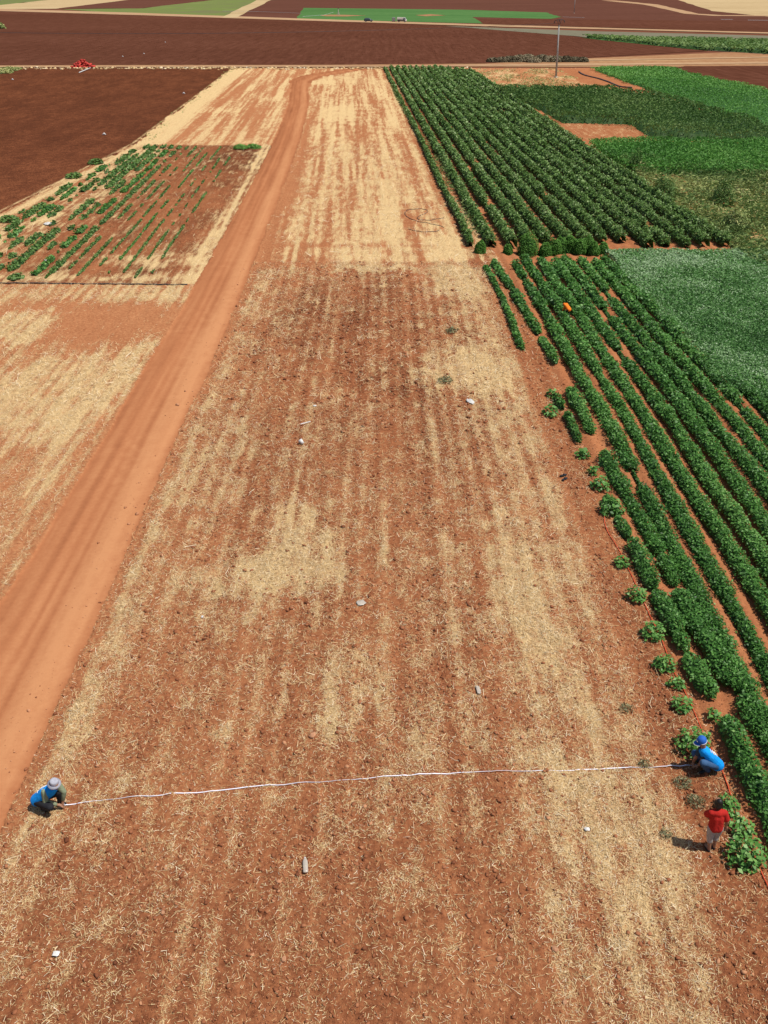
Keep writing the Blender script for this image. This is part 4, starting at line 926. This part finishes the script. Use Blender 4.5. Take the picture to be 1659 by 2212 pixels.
    if kind == 'boy':
        for s in 'NF':
            up['sh'+s] = gr('sh'+s, .022); up['sl'+s] = (*lerp(J['sh'+s], J['el'+s], .66), .072); ue += [('mid', 'sh'+s), ('sh'+s, 'sl'+s)]
        skin('shirt', up, ue, M[mats['upper']], root, 'mid')
    else:
        for s in 'NF':
            a = {'sh': gr('sh'+s, .020), 'el': gr('el'+s, .014)}; ed = [('sh', 'el')]
            if mats['long']: a['fo'] = gr('fo'+s, .012); a['cu'] = (*lerp(J['el'+s], J['ha'+s], .85), .040); ed += [('el', 'fo'), ('fo', 'cu')]
            else: a['el'] = (*lerp(J['sh'+s], J['el'+s], .8), .056)
            skin('sleeve', a, ed, M[mats['sleeve']], root, 'sh')
        for s in 'NF': up['sh'+s] = (*lerp(mid, J['sh'+s], .80), .072); ue.append(('mid', 'sh'+s))
        skin('vest', up, ue, M[mats['upper']], root, 'chest')
    return root, J, B, mid, neck
def on_surface(objs, p, d):
    """slide from p along -d onto the first surface of objs"""
    best = None
    for o in objs:
        hit, loc, n, _ = o.ray_cast(Vector(p)+Vector(d)*.6, -Vector(d), distance=1.2)
        if hit and (best is None or (loc-Vector(p)).dot(Vector(d)) > (best[0]-Vector(p)).dot(Vector(d))): best = (loc, n)
    return best
def emblem(root, centre, out, upv, r, mat, strokes, name='emblem'):
    """flat white print wrapped on the back of a vest; strokes are polylines in units of r"""
    vest = [c for c in root.children if c.name.startswith('vest')]
    out = Vector(out).normalized(); up_ = Vector(upv); up_ = (up_-out*up_.dot(out)).normalized(); s = up_.cross(out)
    m = MB()
    for w, pl in strokes:
        pts = []
        for (a, b) in pl:
            p = Vector(centre)+s*a*r+up_*b*r; h = on_surface(vest, p, out)
            if h: pts.append(h[0]+h[1]*.004)
        if len(pts) > 1: m.tube(pts, w*r, 5)
    if m.v: m.build(name, mat, root, True)
ring = lambda R, n=14, a0=0, a1=2*math.pi: [(R*math.cos(a0+(a1-a0)*i/n), R*math.sin(a0+(a1-a0)*i/n)) for i in range(n+1)]
zpt = lambda x0, y0, s: (lambda x, y, h: at((x0+x/s)*.5486, (y0+y/s)*.5486, h))

# person at the left end of the tape
z = zpt(60, 3000, 5.53); g = hz(-7.1, 12.8)
J = dict(pelvis=z(540, 790, .27), shN=z(640, 655, .60), shF=z(930, 505, .64), head=z(850, 500, .84), elN=z(660, 880, .36), haN=z(915, 930, .15), elF=z(1060, 650, .45), haF=z(1040, 845, .20),
         knN=z(760, 980, .33), anN=z(600, 1010, .07), toN=z(700, 1060, .03), knF=z(960, 650, .45), anF=z(985, 890, .07), toF=z(1090, 905, .03), look=z(930, 640, .72), aimN=z(1040, 960, .10), aimF=z(1030, 935, .11))
rt, Jl, B, mid, neck = person('person squatting in blue vest and grey hat, holding the left end of the tape', (J['pelvis'][0], J['pelvis'][1], 0), J, dict(lower='trouser_dark', upper='vest', sleeve='sleeve_green', long=True), 'adult')
for s in 'NF': shoe(rt, Jl['an'+s], Jl['to'+s], M['black'])
fw = (Vector(Jl['look'])-Vector(Jl['head'])).normalized(); upv = Vector((0, 0, 1))*.95+Vector((fw.x, fw.y, 0))*.38
Rm = upv.to_track_quat('Z', 'Y').to_matrix(); hc = Vector(Jl['head'])+upv.normalized()*.055
hat = MB().lathe([(.085, .0), (.135, -.014), (.137, -.008), (.095, .012), (.090, .02), (.086, .075), (.078, .098), (.05, .106), (.02, .094), (0, .092)], hc, 28, Rm).build('hat', M['hat'], rt, True)
MB().lathe([(.0935, .012), (.0915, .016), (.0895, .046), (.086, .047)], hc, 28, Rm).build('hat_band', M['hat_band'], hat, True)
bk = (Vector(mid)-Vector(Jl['pelvis'])); nb = (Vector(Jl['pelvis'])-Vector(Jl['look'])); nb.z = .55
emblem(rt, Vector(Jl['pelvis'])*.42+Vector(mid)*.58, nb, bk, .085, M['white'], [(.16, ring(.62)), (.14, ring(.22)), (.13, [(-1.2, -.9), (-.4, -1.15), (.5, -1.15), (1.2, -.9)]), (.12, [(-1.2, 1.05), (0, 1.2), (1.2, 1.05)])])

# person at the right end of the tape
z = zpt(2600, 2850, 5.53)
J = dict(pelvis=z(1195, 850, .27), shN=z(1020, 640, .60), shF=z(900, 540, .64), head=z(915, 400, .84), elN=z(925, 770, .40), haN=z(840, 900, .15), elF=z(790, 690, .42), haF=z(715, 830, .15),
         knN=z(935, 850, .44), anN=z(1040, 1020, .07), toN=z(870, 1060, .03), knF=z(750, 640, .42), anF=z(850, 790, .07), toF=z(740, 800, .03), look=z(800, 470, .74), aimN=z(740, 920, .10), aimF=z(720, 920, .08))
rt, Jl, B, mid, neck = person('person squatting in blue vest, blue cap and jeans at the right end of the tape', (J['pelvis'][0], J['pelvis'][1], 0), J, dict(lower='denim', upper='vest', sleeve='sleeve_dark', long=False), 'adult')
for s in 'NF': shoe(rt, Jl['an'+s], Jl['to'+s], M['black'])
fw = (Vector(Jl['look'])-Vector(Jl['head'])); fw.z = 0; fw.normalize(); upv = (Vector((0, 0, 1))*.95+fw*.30).normalized(); sdv = fw.cross(upv).normalized(); fwd = upv.cross(sdv)
Rm = Matrix((fwd, sdv, upv)).transposed(); Rm = Matrix((fwd, upv.cross(fwd), upv)).transposed()
hc = Vector(Jl['head'])+upv*.045
cap = MB().lathe([(.100, -.02), (.103, .02), (.095, .062), (.070, .098), (.035, .115), (0, .118)], hc, 24, Rm).build('cap', M['cap'], rt, True)
m = MB(); P = []; f = []
for i in range(11):
    t = -1.1+2.2*i/10
    for k, (r_, dz) in enumerate(((.095, -.005), (.15, -.008), (.185, -.03))):
        p = Vector((math.cos(t)*r_, math.sin(t)*.098*(1+.02*k), dz-.018*abs(t))); P.append(hc+Rm @ p)
    if i:
        for k in range(2): f.append(((i-1)*3+k, i*3+k, i*3+k+1, (i-1)*3+k+1))
m.add(P, f); pk = m.build('peak', M['cap'], cap, True); pk.modifiers.new('t', 'SOLIDIFY').thickness = .006
MB().tube([P[i*3+2] for i in range(11)], .009, 6).tube([hc+Rm @ Vector((math.cos(t)*.103, math.sin(t)*.103, -.012)) for t in np.linspace(1.1, 5.2, 14)], .007, 6).build('piping', M['white'], cap, True)
MB().tube([hc+Rm @ Vector((.104, y_, .035+.0*y_)) for y_ in (-.04, 0, .04)], .013, 6).build('badge', M['white'], cap, True)
nb = Vector((.50, -.18, .78)); bk = Vector(mid)-Vector(Jl['pelvis'])
emblem(rt, Vector(Jl['pelvis'])*.40+Vector(mid)*.60, nb, bk, .085, M['white'], [(.16, ring(.60, 14, .6, 6.0)), (.14, ring(.24, 10, 1.2, 7.0)), (.12, [(-.4, -1.2), (.2, -1.35), (.7, -1.2)]), (.13, [(-.7, 1.0), (-.2, 1.25), (.4, 1.15), (.8, .9)])])

# the boy
z = zpt(2600, 3050, 4.74)
J = dict(pelvis=(6.58, 11.77, .66), shN=(6.43, 11.80, 1.06), shF=(6.69, 11.80, 1.06), head=z(1080, 545, 1.24), elN=z(845, 745, .84), haN=z(935, 835, .74), elF=z(1245, 880, .83), haF=z(1225, 960, .62),
         knN=(6.525, 11.77, .36), anN=(6.555, 11.73, .07), toN=(6.525, 11.86, .03), knF=(6.665, 11.82, .36), anF=(6.675, 11.79, .07), toF=(6.70, 11.93, .03), look=(6.50, 12.6, .95), aimN=z(1000, 850, .72), aimF=z(1215, 1010, .52))
rt, Jl, B, mid, neck = person('boy standing in red shirt and pale shorts, seen from behind', (6.6, 11.8, 0), J, dict(lower='grey_cloth', upper='red_shirt', sleeve='red_shirt', long=False), 'boy')
for s in 'NF': shoe(rt, Jl['an'+s][:2]+(.022,), Jl['to'+s][:2]+(.018,), M['black'], .8, 'sandal')
hc = Vector(Jl['head']); d = Vector((0.0, -.30, .95)).normalized()
pts = {'c': (*(hc+d*.025), (.088, .092)), 't': (*(hc+d*.095), (.062, .066)), 'b': (*(hc+Vector((.0, -.035, -.02))), (.078, .070)), 'n': (*(hc+Vector((.0, -.05, -.07))), (.050, .04))}
skin('hair', pts, [('c', 't'), ('c', 'b'), ('b', 'n')], M['hair'], rt, 'c')
# someone in orange bending over between the bean rows
x, y, _ = at(1220, 686)
J0 = dict(pelvis=(x+.20, y-.22, .60), shN=(x-.06, y+.08, .80), shF=(x+.10, y+.28, .82), head=(x-.06, y+.36, .76), elN=(x-.14, y+.10, .50), haN=(x-.20, y+.22, .32), elF=(x+.02, y+.38, .52), haF=(x-.10, y+.44, .34),
         knN=(x+.04, y-.14, .40), anN=(x+.12, y-.26, .07), toN=(x-.02, y-.14, .03), knF=(x+.22, y+.02, .40), anF=(x+.28, y-.12, .07), toF=(x+.16, y+.02, .03), look=(x-.3, y+.5, .2), aimN=(x-.24, y+.3, .2), aimF=(x-.16, y+.5, .22))
J = {k: (x+(p[0]-x)*.72, y+(p[1]-y)*.72, p[2]*.80) for k, p in J0.items()}
rt, Jl, B, mid, neck = person('person in orange bending over low among the bean rows', (x, y, 0), J, dict(lower='trouser_dark', upper='orange', sleeve='orange', long=True), 'crouched')
for s in 'NF': shoe(rt, Jl['an'+s], Jl['to'+s], M['black'])
hc = Vector(Jl['head']); skin('headscarf', {'c': (*(hc+Vector((.01, -.01, .02))), .086), 't': (*(hc+Vector((.02, -.05, .03))), .065)}, [('c', 't')], M['orange'], rt, 'c')

# ------------------------------------------------------------------ utility poles and wires
def pole(label, x, y, h, lean):
    r0 = empty('utility_pole', (x, y, 0)); r0.rotation_euler = (0, lean, 0); tag(r0, label, 'pole', 'utility poles')
    MB().tube([(0, 0, -.2), (0, 0, h*.5), (0, 0, h)], [.21, .165, .125], 12).build('pole', M['concrete'], r0, True)
    MB().box((0, 0, .05), (.8, .8, .2), .4, 0, .7).build('base', M['far_base'], r0)
    m = MB().tube([(-.05, 0, h-.1), (-.35, 0, h+.85)], .045, 6).tube([(.05, 0, h-.1), (.42, 0, h+.9)], .045, 6).tube([(-.85, 0, h+.72), (-.35, 0, h+.92), (.42, 0, h+.95), (.95, 0, h+.75)], .05, 6); m.build('crossarm', M['iron'], r0, True)
    MB().tube([(0, 0, h-.15), (0, 0, h-.02)], .16, 10).build('collar', M['iron'], r0, True)
    for xx, z1 in ((-.85, h+.72), (.03, h+.93), (.95, h+.75)):
        MB().lathe([(.02, 0), (.09, -.05), (.05, -.12), (.10, -.17), (.05, -.24), (.10, -.29), (.03, -.4)], (xx, 0, z1), 10).build('insulator', M['iron'], r0, True)
    MB().box((.17, -.05, 4.2), (.14, .18, .3)).build('box', M['metal'], r0)
    return r0
M['far_base'] = plain('pole_base', (.50, .44, .36), .9, .2)
px_, py_, _ = at(1201, 167)
pole('leaning grey concrete utility pole standing on waste ground by the cross road', px_, py_, 8.75, -.036)
qx, qy, _ = at(1240, 28.5); pole('distant utility pole on the far dark field, cut by the top edge', qx, qy, 8.75, -.02)
def wire(p, q, sag, r):
    pts = [Vector(p).lerp(Vector(q), i/24)-Vector((0, 0, sag*4*(i/24)*(1-i/24))) for i in range(25)]; return MB().tube(pts, r, 4)
for dx, dz, lb in ((-.85, 9.05, 'lowest sagging power line running left from the utility pole'), (.95-.33, 9.1, 'upper sagging power line running left from the utility pole')):
    tag(wire((px_+dx-.32, py_, dz), (-150+dx, 198, 9.6+dz-9), 2.2, .016).build('power_line', M['iron']), lb, 'wire', 'power lines')

# ------------------------------------------------------------------ sacks, heaps
def sack_mesh():
    P = []; f = []; n1, n2 = 10, 12
    for i in range(n1+1):
        t = -math.pi/2+math.pi*i/n1
        for j in range(n2):
            p = 2*math.pi*j/n2; q = lambda c: math.copysign(abs(c)**.6, c)
            P.append((.50*q(math.sin(t)), .24*q(math.cos(t))*q(math.cos(p)), .17*q(math.cos(t))*q(math.sin(p))))
    for i in range(n1):
        for j in range(n2): f.append((i*n2+j, i*n2+(j+1) % n2, (i+1)*n2+(j+1) % n2, (i+1)*n2+j))
    return P, f
sx0, sy0, _ = at(175, 147.2); proto = None
P, f = sack_mesh(); protos = []
for i in range(4):
    m = MB(); m.add([(a+.02*random.uniform(-1, 1), b*(1+.25*random.uniform(-1, 1)), c*(1+.25*random.uniform(-1, 1))) for a, b, c in P], f)
    protos.append(m.build('sack', M['sack'], smooth=True))
cnt = 0
for lay, (n, rx, ry, z0) in enumerate(((22, 2.2, 1.5, .18), (15, 1.6, 1.1, .5), (9, 1.05, .75, .82), (5, .6, .4, 1.12), (2, .25, .15, 1.38))):
    for i in range(n):
        if i < n*.62: t = 2*math.pi*i/(n*.62)+lay*.4; q = 1.0
        else: t = 2*math.pi*i/(n*.38)+lay; q = .5
        o = protos[cnt] if cnt < 4 else protos[cnt % 4].copy()
        if cnt >= 4: C.objects.link(o)
        o.location = (sx0+rx*q*math.cos(t)+random.uniform(-.12, .12), sy0+1.6+ry*q*math.sin(t)+random.uniform(-.1, .1), z0+random.uniform(-.04, .08)); o.rotation_euler = (random.uniform(-.3, .3), random.uniform(-.45, .45), random.uniform(0, 3.14))
        tag(o, 'stuffed red sack in the heap beside the cross road', 'sack', 'red sacks heaped by the road'); cnt += 1
a, b = at(171, 158), at(196, 150.5); tag(MB().tube([(a[0], a[1], .10), (b[0], b[1], .35)], .10, 8).build('pipe', M['white_plastic'], smooth=True), 'white pipe leaning out of the red sack heap onto the dark field', 'pipe')
def heap(name, spots, mat, L, lb, cat):
    parts = []; cores = []
    for (u, v, r, h, mean) in spots:
        x, y, _ = at(u, v); n = int(900*r)
        d = rng.normal(0, 1, (n, 3)); d[:, 2] = np.abs(d[:, 2]); d /= np.linalg.norm(d, axis=1)[:, None]; rr = .85+.22*rng.random(n)
        parts.append(leaves(np.stack([x+d[:, 0]*r*rr, y+d[:, 1]*r*rr, d[:, 2]*h*rr], -1), L*rng.uniform(.5, 1.5, n), .5, .7, .25, np.clip(rng.normal(mean, .17, n)+.2*(d[:, 2]-.5), 0, 1), d*.6))
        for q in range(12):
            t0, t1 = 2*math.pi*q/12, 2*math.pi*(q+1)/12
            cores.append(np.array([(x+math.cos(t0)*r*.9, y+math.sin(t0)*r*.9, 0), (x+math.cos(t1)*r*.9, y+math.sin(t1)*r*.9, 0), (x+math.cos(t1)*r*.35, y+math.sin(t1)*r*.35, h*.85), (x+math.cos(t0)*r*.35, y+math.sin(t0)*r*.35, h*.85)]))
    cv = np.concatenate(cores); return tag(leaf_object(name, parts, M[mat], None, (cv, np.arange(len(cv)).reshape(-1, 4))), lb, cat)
heap('brush_heap', [(1066, 133.6, 1.6, .8, .2), (1085, 133.4, 1.7, .9, .35), (1103, 133.2, 1.8, 1.1, .25), (1122, 132.8, 2.0, 1.3, .55), (1140, 132.6, 2.0, 1.4, .6), (1152, 134, 1.8, 1.0, .75), (1170, 132.5, 2.0, 1.3, .4), (1186, 133, 1.8, 1.1, .65), (1203, 133, 1.9, 1.1, .45), (1222, 133, 1.8, 1.1, .22), (1242, 133, 1.7, .9, .2), (1258, 133.4, 1.4, .9, .3)], 'brush', .6,
     'long low heap of dry brush along the far side of the cross road', 'brush heap')
heap('rubbish_heap', [(2, 158, 2.2, .9, .8), (20, 153, 1.7, .7, .7), (-18, 154, 2.0, .9, .6), (36, 150, 1.0, .4, .7)], 'leaf_weed', .5, 'pale weedy rubbish heap at the left end of the cross road', 'rubbish heap')
def rubble():
    n = 700; U = rng.uniform(-60, 1020, n); Vv = rng.normal(147.5, .9, n)+np.where(rng.random(n) < .3, 1.5, 0); P = np.array([at(u, v) for u, v in zip(U, Vv)])
    R = rng.uniform(.06, .30, n); pts = ICO[None]*(1+rng.normal(0, .25, (n, 12)))[..., None]*np.array([1.3, 1, .6])*R[:, None, None]+P[:, None]+np.array([0, 0, .05])
    return mesh_np('verge_rubble', pts.reshape(-1, 3), (ICF[None]+12*np.arange(n)[:, None, None]).reshape(-1, 3), M['straw'], None, dict(tint=np.repeat(rng.beta(1.2, 1.2, n), 12)))
tag(rubble(), 'pale rubble and dry litter along the near side of the cross road', 'rubble', kind='stuff')
def furrow_clods():
    n = 9000; X = rng.uniform(-110, 70, n); Y = rng.uniform(222, 480, n)
    poly = pxpoly([(-100, 141), (-100, 14), (0, 23), (640, 44), (1100, 61), (1240, 80), (1400, 98), (1300, 121), (1050, 136.5), (700, 139)]); q = in_poly(X, Y, poly); X, Y = X[q], Y[q]; n = len(X)
    R = rng.uniform(.05, .13, n); pts = ICO[None]*(1+rng.normal(0, .25, (n, 12)))[..., None]*np.array([1.2, 1, .7])*R[:, None, None]+np.stack([X, Y, R*.2], -1)[:, None]
    return mesh_np('soil_clods', pts.reshape(-1, 3), (ICF[None]+12*np.arange(n)[:, None, None]).reshape(-1, 3), M['clod'], None, dict(tint=np.repeat(np.clip(rng.normal(.02, .08, n), 0, 1), 12)))
tag(furrow_clods(), 'dark clods over the far ploughed field', 'clods', kind='stuff')

# ------------------------------------------------------------------ vehicles on the far track
def profile_body(m, prof, w, inset=.0):
    n = len(prof); k = 1-inset
    P = [(x, -w*(k if z > .95 else 1), z) for x, z in prof]+[(x, w*(k if z > .95 else 1), z) for x, z in prof]
    m.add(P, [tuple(range(n)), tuple(range(2*n-1, n-1, -1))]+[(i, n+i, n+(i+1) % n, (i+1) % n) for i in range(n)])
def wheels(root, xs, w, r):
    for x in xs:
        for s in (-1, 1):
            wh = MB().tube([(x, s*(w-.2), r), (x, s*(w+.01), r)], r, 18).build('wheel', M['rubber'], root, False, .02); MB().tube([(x, s*(w+.005), r), (x, s*(w+.03), r)], r*.6, 12).build('rim', M['metal'], wh)
cx_, cy_, _ = at(796, 47.5)
car = empty('parked_car', (cx_, cy_, .09), -.12); tag(car, 'black car parked on the far track in front of the green field', 'car')
m = MB(); profile_body(m, [(-2.1, .3), (2.05, .3), (2.15, .55), (2.1, .78), (1.2, .98), (.45, 1.5), (-.2, 1.62), (-1.6, 1.6), (-2.1, 1.05), (-2.15, .6)], .88, .14); m.build('body', M['car_black'], car, False, .06)
for s in (-1, 1): MB().add([(1.0, s*.885, 1.02), (.42, s*.79, 1.44), (-.2, s*.79, 1.53), (-1.5, s*.79, 1.5), (-1.85, s*.885, 1.02)], [(0, 1, 2, 3, 4)]).build('side_window', M['glass'], car)
MB().add([(1.22, -.7, 1.0), (1.22, .7, 1.0), (.5, .62, 1.48), (.5, -.62, 1.48)], [(0, 1, 2, 3)]).build('windscreen', M['glass'], car); 
for s in (-1, 1): MB().box((2.12, s*.62, .70), (.1, .36, .16)).build('headlight', M['white'], car)
wheels(car, (-1.3, 1.35), .88, .34)
cx_, cy_, _ = at(868, 48.2)
van = empty('pale_van', (cx_, cy_, .09), -.10); tag(van, 'pale van with whitish roof parked on the far track right of the black car', 'van')
m = MB(); profile_body(m, [(-2.3, .35), (2.2, .35), (2.35, .6), (2.3, 1.0), (2.1, 1.15), (1.6, 1.95), (-2.2, 2.05), (-2.3, 1.9)], .92, .08); m.build('body', M['van_white'], van, False, .06)
for s in (-1, 1):
    MB().box((-.3, s*.93, .85), (3.6, .03, .55)).build('side_panel', M['trouser_dark'], van)
    MB().add([(1.9, s*.925, 1.2), (1.5, s*.875, 1.8), (.8, s*.875, 1.8), (.8, s*.925, 1.2)], [(0, 1, 2, 3)]).build('side_window', M['glass'], van)
MB().add([(2.13, -.7, 1.2), (2.13, .7, 1.2), (1.68, .66, 1.88), (1.68, -.66, 1.88)], [(0, 1, 2, 3)]).build('windscreen', M['glass'], van)
wheels(van, (-1.45, 1.45), .92, .36)
cx_, cy_, _ = at(853, 47.2)
t_ = empty('water_tank', (cx_-.6, cy_, .09)); tag(t_, 'dark boxy tank standing at the left end of the pale van', 'tank')
MB().box((0, 0, 1.05), (1.6, 1.5, 1.5)).build('tank', M['metal'], t_, False, .08); MB().box((0, 0, .18), (1.7, 1.6, .3)).build('frame', M['iron'], t_)
# irrigation risers in the far green field
for (u, v, lb) in ((731, 33.5, 'pale upright sprinkler stand on the bare patch of the far green field'),):
    x, y, _ = at(u, v); s0 = empty('sprinkler', (x, y, 0)); tag(s0, lb, 'sprinkler')
    MB().tube([(0, 0, 0), (0, 0, 3.6)], .16, 8).build('riser', M['white_plastic'], s0); MB().tube([(-.9, 0, 0), (0, 0, 2.4), (.9, 0, 0)], .12, 6).build('stand', M['white_plastic'], s0); MB().box((0, 0, 3.7), (.9, .3, .25)).build('head', M['iron'], s0)
for (u0, v0, u1, v1) in ((700, 28, 790, 34.5), (630, 29, 720, 29.6), (905, 31, 960, 34)):
    pass
sheet('bare_patch', [(690, 33.6), (712, 32.0), (745, 32.4), (790, 34), (745, 36), (705, 35.6)], FAR['verge'], .12)
sheet('bare_patch', [(896, 33.2), (930, 31), (962, 33.6), (920, 35.4)], FAR['verge'], .12)
